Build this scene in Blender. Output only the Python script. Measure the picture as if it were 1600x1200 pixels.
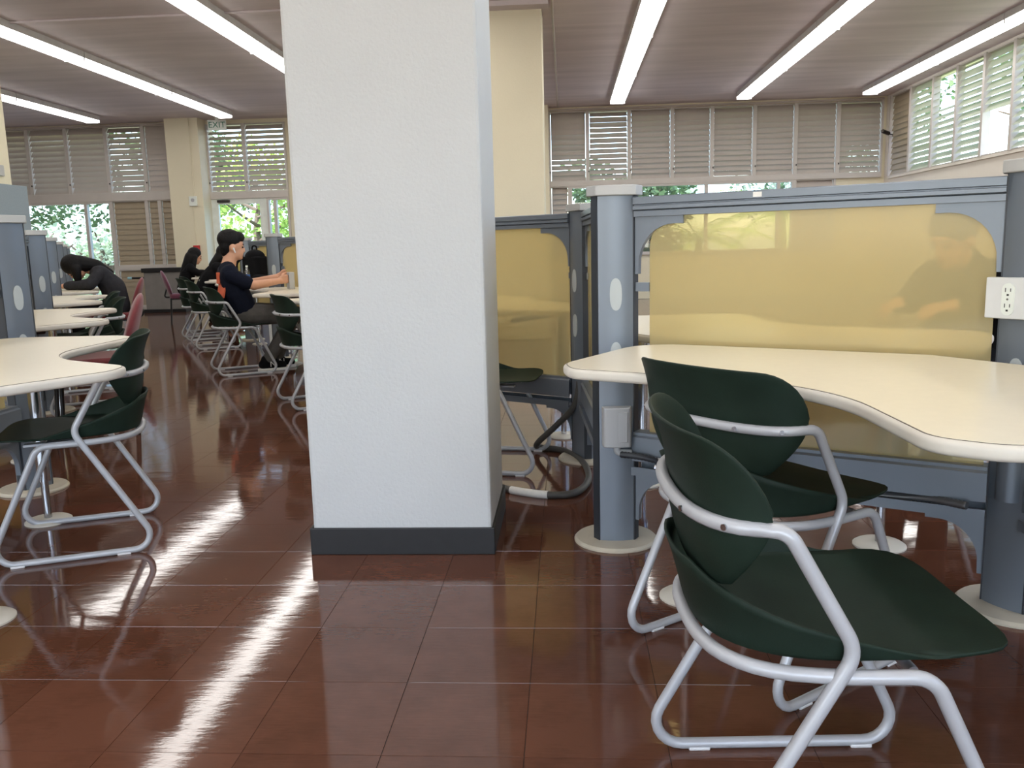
import bpy, bmesh, math, random
from mathutils import Vector, Matrix
random.seed(7)
R = math.radians
PI = math.pi
for o in list(bpy.data.objects):
    bpy.data.objects.remove(o)
SC = bpy.context.scene
COL = SC.collection

# ------------------------------------------------------------------ camera
CAM_H = 1.06
cd = bpy.data.cameras.new('camera')
cam = bpy.data.objects.new('camera', cd)
COL.objects.link(cam)
SC.camera = cam
F_PX = 1320.0
cd.sensor_fit = 'HORIZONTAL'
cd.sensor_width = 36.0
cd.lens = F_PX / 1600.0 * 36.0
cd.clip_start = 0.05
cd.clip_end = 300


def cam_matrix():
    # world +Y seen at pixel (883, 384); horizon slope -0.0257 (camera roll)
    yv = Vector((83, -216, F_PX)).normalized()          # x right, y down, z forward
    up = yv.cross(Vector((1, -0.0257, 0))).normalized()
    if up.y > 0:
        up = -up
    xv = yv.cross(up)
    if xv.x < 0:
        xv = -xv
    # rows = world axes in camera coordinates
    right = Vector((xv.x, yv.x, up.x))
    down = Vector((xv.y, yv.y, up.y))
    fwd = Vector((xv.z, yv.z, up.z))
    m = Matrix.Identity(4)
    for i in range(3):
        m[i][0] = right[i]
        m[i][1] = -down[i]
        m[i][2] = -fwd[i]
    m[2][3] = CAM_H
    return m


cam.matrix_world = cam_matrix()

# ------------------------------------------------------------------ light and exposure
SC.view_settings.view_transform = 'Standard'
SC.view_settings.look = 'None'
SC.view_settings.exposure = 0.0
SC.view_settings.gamma = 1.0
SC.view_settings.use_curve_mapping = False
FLUO = 8.6
world = bpy.data.worlds.new('world')
SC.world = world
world.use_nodes = True
wn = world.node_tree.nodes
wl = world.node_tree.links
bg = wn['Background']
sky = wn.new('ShaderNodeTexSky')
sky.sky_type = 'NISHITA'
sky.sun_disc = False
sky.sun_elevation = R(52)
sky.sun_rotation = R(200)
sky.air_density = 1.0
sky.dust_density = 2.0
wl.new(sky.outputs['Color'], bg.inputs['Color'])
bg.inputs['Strength'].default_value = 1.1
sd = bpy.data.lights.new('sun', 'SUN')
sd.energy = 14.0
sd.angle = R(0.6)
sd.color = (1, 0.96, 0.9)
sun = bpy.data.objects.new('sun', sd)
COL.objects.link(sun)
sun.rotation_euler = (R(40), 0, R(-22))
# daylight through the windows of the wall behind the photographer
for wx in (-5.6, 1.0):
    ad = bpy.data.lights.new('rear_window_daylight', 'AREA')
    ad.shape = 'RECTANGLE'
    ad.size = 5.4
    ad.size_y = 2.0
    ad.energy = 55
    ad.color = (0.74, 0.88, 1.0)
    ao = bpy.data.objects.new('rear_window_daylight', ad)
    COL.objects.link(ao)
    ao.location = (wx, -5.3, 1.9)
    ao.rotation_euler = (R(90), 0, 0)


# ------------------------------------------------------------------ materials
def lin(c):
    c = c / 255.0
    return c / 12.92 if c <= 0.04045 else ((c + 0.055) / 1.055) ** 2.4


def rgb(r, g, b):
    return (lin(r), lin(g), lin(b), 1.0)


MATS = {}


def mat(name, col, rough=0.5, metal=0.0, var=0.08, vscale=6.0, stretch=(1, 1, 1), bump=0.0, bscale=60.0, coat=0.0,
        spec=0.5, emit=0.0, subsurf=0.0, coords='Object', sheen=0.0):
    m = bpy.data.materials.new(name)
    m.use_nodes = True
    nt = m.node_tree
    b = nt.nodes['Principled BSDF']
    b.inputs['Roughness'].default_value = rough
    b.inputs['Metallic'].default_value = metal
    b.inputs['Specular IOR Level'].default_value = spec
    b.inputs['Coat Weight'].default_value = coat
    b.inputs['Coat Roughness'].default_value = 0.08
    b.inputs['Sheen Weight'].default_value = sheen
    tc = nt.nodes.new('ShaderNodeTexCoord')
    mp = nt.nodes.new('ShaderNodeMapping')
    mp.inputs['Scale'].default_value = stretch
    nt.links.new(tc.outputs[coords], mp.inputs['Vector'])
    nz = nt.nodes.new('ShaderNodeTexNoise')
    nz.inputs['Scale'].default_value = vscale
    nz.inputs['Detail'].default_value = 4
    nt.links.new(mp.outputs['Vector'], nz.inputs['Vector'])
    rp = nt.nodes.new('ShaderNodeValToRGB')
    c0 = tuple(max(0, x * (1 - var)) for x in col[:3]) + (1,)
    c1 = tuple(min(1, x * (1 + var)) for x in col[:3]) + (1,)
    rp.color_ramp.elements[0].position = 0.3
    rp.color_ramp.elements[0].color = c0
    rp.color_ramp.elements[1].position = 0.7
    rp.color_ramp.elements[1].color = c1
    nt.links.new(nz.outputs['Fac'], rp.inputs['Fac'])
    nt.links.new(rp.outputs['Color'], b.inputs['Base Color'])
    if bump:
        n2 = nt.nodes.new('ShaderNodeTexNoise')
        n2.inputs['Scale'].default_value = bscale
        n2.inputs['Detail'].default_value = 3
        nt.links.new(mp.outputs['Vector'], n2.inputs['Vector'])
        bp = nt.nodes.new('ShaderNodeBump')
        bp.inputs['Strength'].default_value = bump
        bp.inputs['Distance'].default_value = 0.01
        nt.links.new(n2.outputs['Fac'], bp.inputs['Height'])
        nt.links.new(bp.outputs['Normal'], b.inputs['Normal'])
    if emit:
        b.inputs['Emission Color'].default_value = col
        b.inputs['Emission Strength'].default_value = emit
    MATS[name] = m
    return m


M = MATS
mat('pillar_paint', rgb(188, 190, 190), 0.6, var=0.02, vscale=3, bump=0.22, bscale=85)
mat('cream_paint', rgb(222, 214, 188), 0.55, var=0.02, vscale=2, bump=0.1, bscale=60)
mat('white_wall', rgb(232, 226, 218), 0.6, var=0.02, vscale=2)
mat('black_base', rgb(20, 20, 22), 0.5, var=0.25, vscale=20)
mat('ceiling_concrete', rgb(216, 207, 208), 0.8, var=0.10, vscale=1.6, stretch=(0.35, 2.6, 1), bump=0.25, bscale=8)
mat('trim_metal', rgb(196, 190, 184), 0.45, var=0.03)
mat('slat_grey', rgb(184, 174, 166), 0.5, var=0.05, vscale=3)
mat('slat_tan', rgb(160, 146, 124), 0.5, var=0.06, vscale=3)
mat('latch_dark', rgb(60, 56, 54), 0.4, metal=0.6)
mat('alu_blue', rgb(114, 122, 132), 0.38, metal=0.3, var=0.03, vscale=4)
mat('alu_light', rgb(180, 182, 184), 0.4, metal=0.2, var=0.03)
mat('cap_grey', rgb(178, 178, 176), 0.5, var=0.03)
mat('slot_dark', rgb(44, 48, 54), 0.5, var=0.1)
mat('oval_grey', rgb(176, 182, 182), 0.5, var=0.02)
mat('base_cream', rgb(186, 178, 160), 0.5, var=0.08, vscale=10)
mat('foot_cream', rgb(206, 202, 190), 0.45, var=0.04)
mat('chrome', rgb(190, 192, 196), 0.2, metal=1.0, var=0.03)
mat('laminate', rgb(230, 222, 200), 0.28, var=0.015, vscale=30, spec=0.5)
mat('edge_band', rgb(206, 200, 188), 0.45, var=0.03, vscale=10)
mat('seam_dark', rgb(70, 58, 48), 0.6)
mat('joint_dark', rgb(44, 30, 24), 0.8)
mat('green_plastic', rgb(28, 42, 34), 0.58, var=0.2, vscale=9, spec=0.18, bump=0.05, bscale=300)
mat('tube_grey', rgb(176, 178, 182), 0.35, metal=0.15, var=0.04, vscale=12)
mat('glide_white', rgb(220, 220, 220), 0.4)
mat('maroon_fabric', rgb(112, 42, 48), 0.85, var=0.12, vscale=120, sheen=0.3)
mat('plum_fabric', rgb(104, 52, 74), 0.85, var=0.12, vscale=120, sheen=0.3)
mat('black_metal', rgb(26, 26, 28), 0.4, metal=0.3)
mat('hose_grey', rgb(74, 72, 68), 0.55, var=0.1, vscale=30)
mat('plate_white', rgb(214, 216, 216), 0.45)
mat('hole_dark', rgb(20, 20, 20), 0.6)
mat('box_grey', rgb(168, 170, 172), 0.5, var=0.02)
mat('paper_white', rgb(226, 224, 218), 0.7, var=0.05, vscale=90)
mat('flex_metal', rgb(120, 122, 126), 0.35, metal=0.7)
mat('fixture_white', rgb(206, 204, 204), 0.5)
mat('skin', rgb(206, 154, 124), 0.55, var=0.05, vscale=12)
mat('hair_black', rgb(13, 11, 12), 0.6, spec=0.2, var=0.3, vscale=60, bump=0.4, bscale=90)
mat('navy_cloth', rgb(18, 22, 36), 0.9, spec=0.15, var=0.15, vscale=20, bump=0.3, bscale=14)
mat('grey_cloth', rgb(88, 85, 82), 0.9, spec=0.2, var=0.15, vscale=20, bump=0.3, bscale=14)
mat('charcoal_cloth', rgb(48, 48, 52), 0.9, spec=0.15, var=0.15, vscale=30, bump=0.3, bscale=14)
mat('black_cloth', rgb(14, 14, 17), 0.9, spec=0.15, var=0.2, vscale=20, bump=0.3, bscale=14)
mat('orange_print', rgb(206, 98, 64), 0.7)
mat('blue_stripe', rgb(52, 98, 168), 0.7)
mat('sole_white', rgb(222, 220, 214), 0.5)
mat('exit_white', rgb(226, 232, 226), 0.4)
mat('exit_green', rgb(40, 120, 96), 0.5)
mat('alarm_red', rgb(186, 38, 36), 0.45)
mat('cuff_blue', rgb(150, 196, 206), 0.7)
mat('board_bluegrey', rgb(138, 150, 158), 0.8, var=0.04, vscale=60)
mat('cabinet_grey', rgb(118, 114, 110), 0.5)
mat('bark', rgb(96, 80, 64), 0.9, var=0.3, vscale=14, bump=0.6, bscale=20)
mat('grass_ground', rgb(128, 142, 84), 0.95, var=0.25, vscale=2)
mat('path_concrete', rgb(200, 194, 182), 0.9, var=0.05)


def leafmat(name, col):
    m = mat(name, col, 0.5, var=0.35, vscale=1.2)
    nt = m.node_tree
    b = nt.nodes['Principled BSDF']
    out = nt.nodes['Material Output']
    tr = nt.nodes.new('ShaderNodeBsdfTranslucent')
    tr.inputs['Color'].default_value = col
    mx = nt.nodes.new('ShaderNodeMixShader')
    mx.inputs[0].default_value = 0.4
    nt.links.new(b.outputs[0], mx.inputs[1])
    nt.links.new(tr.outputs[0], mx.inputs[2])
    nt.links.new(mx.outputs[0], out.inputs[0])


leafmat('slat_pale', rgb(206, 210, 196))
leafmat('leaf_dark', rgb(84, 112, 70))
leafmat('leaf_bright', rgb(150, 176, 84))
leafmat('leaf_pale', rgb(190, 204, 170))


def acrylic():
    m = mat('acrylic', rgb(200, 191, 154), 0.12, var=0.03, vscale=3, spec=0.6)
    nt = m.node_tree
    b = nt.nodes['Principled BSDF']
    out = nt.nodes['Material Output']
    tl = nt.nodes.new('ShaderNodeBsdfTranslucent')
    tl.inputs['Color'].default_value = rgb(224, 214, 180)
    tp = nt.nodes.new('ShaderNodeBsdfTransparent')
    tp.inputs['Color'].default_value = rgb(250, 236, 196)
    m1 = nt.nodes.new('ShaderNodeMixShader')
    m1.inputs[0].default_value = 0.35
    m2 = nt.nodes.new('ShaderNodeMixShader')
    m2.inputs[0].default_value = 0.52
    nt.links.new(b.outputs[0], m1.inputs[1])
    nt.links.new(tl.outputs[0], m1.inputs[2])
    nt.links.new(m1.outputs[0], m2.inputs[1])
    nt.links.new(tp.outputs[0], m2.inputs[2])
    nt.links.new(m2.outputs[0], out.inputs[0])


acrylic()


def glass(name, tint, refl=0.08):
    m = bpy.data.materials.new(name)
    m.use_nodes = True
    nt = m.node_tree
    out = nt.nodes['Material Output']
    nt.nodes.remove(nt.nodes['Principled BSDF'])
    tp = nt.nodes.new('ShaderNodeBsdfTransparent')
    tp.inputs['Color'].default_value = tint
    gl = nt.nodes.new('ShaderNodeBsdfGlossy')
    gl.inputs['Roughness'].default_value = 0.02
    mx = nt.nodes.new('ShaderNodeMixShader')
    mx.inputs[0].default_value = refl
    nt.links.new(tp.outputs[0], mx.inputs[1])
    nt.links.new(gl.outputs[0], mx.inputs[2])
    nt.links.new(mx.outputs[0], out.inputs[0])
    M[name] = m


glass('window_glass', (0.86, 0.93, 1.0, 1))
glass('bottle_plastic', (0.85, 0.9, 0.95, 1), 0.2)


def lampmat():
    m = bpy.data.materials.new('lamp_lens')
    m.use_nodes = True
    nt = m.node_tree
    b = nt.nodes['Principled BSDF']
    b.inputs['Base Color'].default_value = (0.9, 0.9, 0.9, 1)
    b.inputs['Emission Color'].default_value = (1.0, 0.97, 0.93, 1)
    b.inputs['Emission Strength'].default_value = FLUO
    M['lamp_lens'] = m


lampmat()


def floormat():
    m = bpy.data.materials.new('floor_tile')
    m.use_nodes = True
    nt = m.node_tree
    b = nt.nodes['Principled BSDF']
    geo = nt.nodes.new('ShaderNodeNewGeometry')
    # per-tile tone
    div = nt.nodes.new('ShaderNodeVectorMath')
    div.operation = 'MULTIPLY_ADD'
    div.inputs[1].default_value = (1 / TILE, 1 / TILE, 0)
    div.inputs[2].default_value = (-TX0 / TILE, -TY0 / TILE, 0)
    nt.links.new(geo.outputs['Position'], div.inputs[0])
    fl = nt.nodes.new('ShaderNodeVectorMath')
    fl.operation = 'FLOOR'
    nt.links.new(div.outputs[0], fl.inputs[0])
    wnz = nt.nodes.new('ShaderNodeTexWhiteNoise')
    nt.links.new(fl.outputs[0], wnz.inputs['Vector'])
    nz = nt.nodes.new('ShaderNodeTexNoise')
    nz.inputs['Scale'].default_value = 5.5
    nz.inputs['Detail'].default_value = 6
    nz.inputs['Roughness'].default_value = 0.65
    nt.links.new(geo.outputs['Position'], nz.inputs['Vector'])
    mpx = nt.nodes.new('ShaderNodeMapping')
    mpx.inputs['Scale'].default_value = (6, 60, 1)
    nt.links.new(geo.outputs['Position'], mpx.inputs['Vector'])
    nz2 = nt.nodes.new('ShaderNodeTexNoise')
    nz2.inputs['Scale'].default_value = 3
    nz2.inputs['Detail'].default_value = 3
    nt.links.new(mpx.outputs[0], nz2.inputs['Vector'])
    add = nt.nodes.new('ShaderNodeMath')
    add.operation = 'MULTIPLY_ADD'
    add.inputs[1].default_value = 0.3
    nt.links.new(wnz.outputs['Value'], add.inputs[0])
    nt.links.new(nz.outputs['Fac'], add.inputs[2])
    add2 = nt.nodes.new('ShaderNodeMath')
    add2.operation = 'MULTIPLY_ADD'
    add2.inputs[1].default_value = 0.4
    nt.links.new(nz2.outputs['Fac'], add2.inputs[0])
    nt.links.new(add.outputs[0], add2.inputs[2])
    rp = nt.nodes.new('ShaderNodeValToRGB')
    rp.color_ramp.elements[0].position = 0.45
    rp.color_ramp.elements[0].color = rgb(75, 45, 32)
    rp.color_ramp.elements[1].position = 1.0
    rp.color_ramp.elements[1].color = rgb(97, 62, 47)
    nt.links.new(add2.outputs[0], rp.inputs['Fac'])
    nt.links.new(rp.outputs['Color'], b.inputs['Base Color'])
    n3 = nt.nodes.new('ShaderNodeTexNoise')
    n3.inputs['Scale'].default_value = 7
    n3.inputs['Detail'].default_value = 5
    n3.inputs['Roughness'].default_value = 0.6
    mp3 = nt.nodes.new('ShaderNodeMapping')
    mp3.inputs['Scale'].default_value = (0.6, 1.9, 1)
    nt.links.new(geo.outputs['Position'], mp3.inputs['Vector'])
    nt.links.new(mp3.outputs[0], n3.inputs['Vector'])
    bp = nt.nodes.new('ShaderNodeBump')
    bp.inputs['Strength'].default_value = 0.045
    bp.inputs['Distance'].default_value = 0.012
    nt.links.new(n3.outputs['Fac'], bp.inputs['Height'])
    nt.links.new(bp.outputs['Normal'], b.inputs['Normal'])
    b.inputs['Roughness'].default_value = 0.065
    b.inputs['Specular IOR Level'].default_value = 0.52
    M['floor_tile'] = m


TILE = 0.3048
TX0, TY0 = -0.407, 2.235
floormat()


# ------------------------------------------------------------------ mesh helpers
class MB:
    def __init__(s):
        s.v = []
        s.f = []

    def add(s, vs, fs, mtx=None):
        b = len(s.v)
        for p in vs:
            p = Vector(p)
            s.v.append(tuple(mtx @ p) if mtx else tuple(p))
        s.f += [tuple(i + b for i in f) for f in fs]
        return s

    def box(s, x0, x1, y0, y1, z0, z1, mtx=None):
        vs = [(x0, y0, z0), (x1, y0, z0), (x1, y1, z0), (x0, y1, z0), (x0, y0, z1), (x1, y0, z1), (x1, y1, z1), (x0, y1, z1)]
        return s.add(vs, [(0, 3, 2, 1), (4, 5, 6, 7), (0, 1, 5, 4), (1, 2, 6, 5), (2, 3, 7, 6), (3, 0, 4, 7)], mtx)

    def cbox(s, c, d, mtx=None):
        return s.box(c[0] - d[0] / 2, c[0] + d[0] / 2, c[1] - d[1] / 2, c[1] + d[1] / 2, c[2] - d[2] / 2, c[2] + d[2] / 2, mtx)

    def prism(s, pts, z0, z1, mtx=None):
        n = len(pts)
        vs = [(p[0], p[1], z0) for p in pts] + [(p[0], p[1], z1) for p in pts]
        fs = [tuple(range(n - 1, -1, -1)), tuple(range(n, 2 * n))]
        fs += [(i, (i + 1) % n, n + (i + 1) % n, n + i) for i in range(n)]
        return s.add(vs, fs, mtx)

    def tube(s, path, r, n=10, closed=False, cap=True):
        P = [Vector(p) for p in path]
        m = len(P)
        rs = r if isinstance(r, (list, tuple)) else [r] * m
        T = []
        for i in range(m):
            if closed:
                t = P[(i + 1) % m] - P[i - 1]
            else:
                t = P[min(i + 1, m - 1)] - P[max(i - 1, 0)]
            T.append(t.normalized() if t.length > 1e-9 else Vector((0, 0, 1)))
        a = Vector((0, 0, 1)) if abs(T[0].z) < 0.9 else Vector((1, 0, 0))
        nrm = (a - T[0] * a.dot(T[0])).normalized()
        b = len(s.v)
        for i in range(m):
            nrm = (nrm - T[i] * nrm.dot(T[i])).normalized()
            bi = T[i].cross(nrm)
            for k in range(n):
                an = 2 * PI * k / n
                s.v.append(tuple(P[i] + (nrm * math.cos(an) + bi * math.sin(an)) * rs[i]))
        for i in range(m if closed else m - 1):
            j = (i + 1) % m
            for k in range(n):
                s.f.append((b + i * n + k, b + i * n + (k + 1) % n, b + j * n + (k + 1) % n, b + j * n + k))
        if cap and not closed:
            s.f.append(tuple(b + k for k in range(n - 1, -1, -1)))
            s.f.append(tuple(b + (m - 1) * n + k for k in range(n)))
        return s

    def lathe(s, prof, n=24, c=(0, 0), mtx=None):
        vs = []
        fs = []
        for (r, z) in prof:
            for k in range(n):
                an = 2 * PI * k / n
                vs.append((c[0] + r * math.cos(an), c[1] + r * math.sin(an), z))
        m = len(prof)
        for i in range(m - 1):
            for k in range(n):
                fs.append((i * n + k, i * n + (k + 1) % n, (i + 1) * n + (k + 1) % n, (i + 1) * n + k))
        fs.append(tuple(range(n - 1, -1, -1)))
        fs.append(tuple((m - 1) * n + k for k in range(n)))
        return s.add(vs, fs, mtx)

    def grid(s, fn, nu, nv, wrap=False):
        vs = []
        fs = []
        for i in range(nu + 1):
            for j in range(nv + 1):
                vs.append(fn(i / nu, j / nv))
        for i in range(nu):
            for j in range(nv):
                a = i * (nv + 1) + j
                fs.append((a, a + nv + 1, a + nv + 2, a + 1))
        return s.add(vs, fs)

    def ell(s, c, r, nu=14, nv=10, mtx=None):
        vs = []
        fs = []
        for j in range(nv + 1):
            th = PI * j / nv
            th = min(max(th, 0.02), PI - 0.02)
            for i in range(nu):
                ph = 2 * PI * i / nu
                vs.append((c[0] + r[0] * math.sin(th) * math.cos(ph), c[1] + r[1] * math.sin(th) * math.sin(ph), c[2] + r[2] * math.cos(th)))
        for j in range(nv):
            for i in range(nu):
                fs.append((j * nu + i, (j + 1) * nu + i, (j + 1) * nu + (i + 1) % nu, j * nu + (i + 1) % nu))
        fs.append(tuple(range(nu)))
        fs.append(tuple(nv * nu + i for i in range(nu - 1, -1, -1)))
        return s.add(vs, fs, mtx)

    def cap(s, a, b, ra, rb, n=12):
        a = Vector(a)
        b = Vector(b)
        d = (b - a)
        L = d.length
        d = d / max(L, 1e-6)
        path = []
        rr = []
        for k in range(5):
            t = k / 4 * PI / 2
            path.append(a - d * ra * math.cos(t))
            rr.append(max(ra * math.sin(t), ra * 0.03))
        for k in range(5):
            t = k / 4 * PI / 2
            path.append(b + d * rb * math.sin(t))
            rr.append(max(rb * math.cos(t), rb * 0.03))
        return s.tube(path, rr, n)

    def mesh(s, name, mt, smooth=None):
        me = bpy.data.meshes.new(name)
        me.from_pydata(s.v, [], s.f)
        me.update()
        bm = bmesh.new()
        bm.from_mesh(me)
        bmesh.ops.recalc_face_normals(bm, faces=bm.faces)
        bm.to_mesh(me)
        bm.free()
        if mt:
            me.materials.append(M[mt])
        if smooth is not None:
            me.shade_smooth()
            me.set_sharp_from_angle(angle=R(smooth))
        return me

    def build(s, name, mt, parent=None, smooth=None, bevel=0, loc=None):
        o = bpy.data.objects.new(name, s.mesh(name, mt, smooth))
        COL.objects.link(o)
        if parent:
            o.parent = parent
        if loc:
            o.location = loc
        if bevel:
            md = o.modifiers.new('bevel', 'BEVEL')
            md.width = bevel
            md.segments = 2
            md.limit_method = 'ANGLE'
            md.angle_limit = R(40)
        return o


def empty(name, loc=(0, 0, 0), rz=0, label=None, cat=None, group=None):
    o = bpy.data.objects.new(name, None)
    COL.objects.link(o)
    o.empty_display_size = 0.1
    o.location = loc
    o.rotation_euler = (0, 0, rz)
    if label:
        tag(o, label, cat, group)
    return o


def tag(o, label=None, cat=None, group=None, kind=None):
    if label:
        o['label'] = label
    if cat:
        o['category'] = cat
    if group:
        o['group'] = group
    if kind:
        o['kind'] = kind
    return o


def struct(o, label=None):
    o['kind'] = 'structure'
    if label:
        o['label'] = label
    return o


def kids(o):
    return [c for c in bpy.data.objects if c.parent == o]


def copy_tree(o, parent=None, memo=None):
    if memo is None:
        memo = {}
        for c in bpy.data.objects:
            if c.parent:
                memo.setdefault(c.parent.name, []).append(c)
    c = o.copy()
    COL.objects.link(c)
    c.parent = parent
    for ch in memo.get(o.name, []):
        copy_tree(ch, c, memo)
    return c


def inst(src, name, parent, loc=(0, 0, 0), rot=(0, 0, 0), scale=(1, 1, 1)):
    c = bpy.data.objects.new(name, src)
    COL.objects.link(c)
    c.parent = parent
    c.location = loc
    c.rotation_euler = rot
    c.scale = scale
    return c


def fillet(pts, closed=False, seg=6):
    """pts: (x,y,z,r) -> dense polyline with rounded corners"""
    out = []
    n = len(pts)
    for i, p in enumerate(pts):
        P = Vector(p[:3])
        r = p[3] if len(p) > 3 else 0
        if (not closed and i in (0, n - 1)) or r <= 0:
            out.append(P)
            continue
        A = Vector(pts[i - 1][:3])
        B = Vector(pts[(i + 1) % n][:3])
        d1 = (A - P)
        d2 = (B - P)
        l1, l2 = d1.length, d2.length
        d1.normalize()
        d2.normalize()
        ang = d1.angle(d2)
        if ang > PI - 0.01:
            out.append(P)
            continue
        t = min(r / math.tan(ang / 2), l1 * 0.49, l2 * 0.49)
        rr = t * math.tan(ang / 2)
        bis = (d1 + d2).normalized()
        C = P + bis * (rr / math.sin(ang / 2))
        s0 = P + d1 * t - C
        s1 = P + d2 * t - C
        tot = s0.angle(s1)
        ax = s0.cross(s1).normalized()
        for k in range(seg + 1):
            out.append(C + Matrix.Rotation(tot * k / seg, 3, ax) @ s0)
    return out


def text_mesh(body, size, name, mt, parent, mtx, depth=0.001):
    cu = bpy.data.curves.new(name, 'FONT')
    cu.body = body
    cu.size = size
    cu.extrude = depth
    cu.align_x = 'CENTER'
    cu.align_y = 'CENTER'
    t = bpy.data.objects.new(name + '_tmp', cu)
    COL.objects.link(t)
    bpy.context.view_layer.update()
    me = bpy.data.meshes.new_from_object(t.evaluated_get(bpy.context.evaluated_depsgraph_get()))
    bpy.data.objects.remove(t)
    me.materials.clear()
    me.materials.append(M[mt])
    o = bpy.data.objects.new(name, me)
    COL.objects.link(o)
    o.parent = parent
    o.matrix_local = mtx
    return o


# ------------------------------------------------------------------ room shell
CEIL = 3.65
YW = 16.7
XL, XR, YR = -12.4, 6.0, -5.2
# floor: slab with recessed joints, single tiles proud on it
fl = struct(MB().box(XL, XR, YR, YW + 0.3, -0.2, -0.0015).build('floor', 'joint_dark'), 'brown vinyl tile floor')
g = 0.00045


def tile_mb():
    t = MB()
    a = TILE / 2 - g
    b = a - 0.0005
    t.add([(-a, -a, -0.0014), (a, -a, -0.0014), (a, a, -0.0014), (-a, a, -0.0014), (-b, -b, 0), (b, -b, 0), (b, b, 0), (-b, b, 0)],
          [(4, 5, 6, 7), (0, 1, 5, 4), (1, 2, 6, 5), (2, 3, 7, 6), (3, 0, 4, 7)])
    return t


tile_me = tile_mb().mesh('tile', 'floor_tile')
cells = []
i0, i1 = math.ceil((XL - TX0) / TILE), math.floor((XR - TX0) / TILE)
j0, j1 = math.ceil((YR - TY0) / TILE), math.floor((YW - TY0) / TILE)
for i in range(i0, i1):
    for j in range(j0, j1):
        cx, cy = TX0 + (i + 0.5) * TILE, TY0 + (j + 0.5) * TILE
        vis = cy > 1.45 and (-0.68 * cy - 0.1) < cx < 0.6 * cy + 0.1
        cells.append((0 if vis else 1, cy * cy + cx * cx, cx, cy))
cells.sort()
rest = MB()
tv, tf = tile_mb().v, tile_mb().f
for k, (v_, d_, cx, cy) in enumerate(cells):
    if k < 300:
        inst(tile_me, 'tile', fl, (cx, cy, 0), (random.gauss(0, 0.0006), random.gauss(0, 0.0006), 0))
    else:
        rest.add([(p[0] + cx, p[1] + cy, p[2]) for p in tv], tf)
tag(rest.build('tile_field', 'floor_tile', fl), kind='stuff')

struct(MB().box(XL - 0.3, XR + 0.3, YR - 0.3, YW + 0.9, CEIL, CEIL + 0.3).build('ceiling', 'ceiling_concrete'), 'brown grey board-formed concrete ceiling')
struct(MB().box(XL - 0.2, XL, YR - 0.2, YW + 0.2, 0, CEIL).build('wall_left', 'white_wall'))
w = MB()
w.box(XL, XR, YR - 0.2, YR, 0, 0.9).box(XL, XR, YR - 0.2, YR, 2.95, CEIL)
for a, b in ((XL, -8.35), (-2.85, -1.75), (3.75, XR)):
    w.box(a, b, YR - 0.2, YR, 0.9, 2.95)
struct(w.build('wall_rear', 'white_wall'))
# right wall with louvre band
w = MB()
w.box(XR, XR + 0.2, YR, YW + 0.2, 0, 2.15).box(XR, XR + 0.2, YR, 11.1, 3.6, CEIL).box(XR, XR + 0.2, YR, -4.0, 2.15, 3.6).box(XR, XR + 0.2, 10.8, 11.1, 2.15, 3.6).box(XR, XR + 0.2, 11.1, YW + 0.2, 3.6, CEIL)
w.box(XR, XR + 0.2, 16.42, YW + 0.2, 2.15, 3.6)
struct(w.build('wall_right', 'white_wall'), 'white painted wall below the high louvres')
# back wall solids
w = MB()
w.box(XL, -7.62, YW, YW + 0.2, 3.6, CEIL).box(-6.97, XR, YW, YW + 0.2, 3.57, CEIL)
w.box(XL, -11.4, YW, YW + 0.2, 0, 3.6)
w.box(-5.40, -0.9, YW, YW + 0.2, 2.16, 3.57).box(-5.4, -4.6, YW, YW + .2, 0, 2.16).box(-4.6, -0.9, YW, YW + .2, 0, 0.85)
w.box(-0.9, XR, YW, YW + 0.2, 0, 0.85).box(5.1, XR, YW, YW + 0.2, 0.85, 2.18).box(5.93, XR, YW, YW + 0.2, 2.18, 3.57)
struct(w.build('wall_back', 'cream_paint'), 'cream wall between the back windows')
struct(MB().box(-7.62, -6.97, 16.3, YW + 0.3, 0, CEIL).build('wall_pier', 'cream_paint'), 'cream pier beside the exit door')
struct(MB().box(-0.92, -0.28, 16.3, YW + 0.3, 0, CEIL).build('wall_pier', 'cream_paint'), 'cream pier left of the long louvre band')
# free-standing columns
cN = MB().box(-0.905, -0.27, 2.82, 3.34, 0, CEIL).build('wall_column', 'pillar_paint', bevel=0.012)
struct(cN, 'white roughcast square pillar in the middle of the room')
bb = MB()
bb.box(-0.915, -0.26, 2.81, 2.82, 0, 0.098).box(-0.27, -0.26, 2.82, 3.35, 0, 0.098).box(-0.915, -0.905, 2.82, 3.35, 0, 0.098).box(-0.905, -0.27, 3.34, 3.35, 0, 0.098)
struct(bb.build('baseboard_pillar', 'black_base', bevel=0.003), 'black rubber base around the white pillar')
struct(MB().box(-0.87, -0.22, 9.69, 10.3, 0, CEIL).build('wall_column', 'cream_paint', bevel=0.01), 'cream column behind the white pillar')
struct(MB().box(-8.0, -7.37, 10.55, 11.15, 0, CEIL).build('wall_column', 'cream_paint', bevel=0.01), 'cream column at the left edge')

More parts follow.
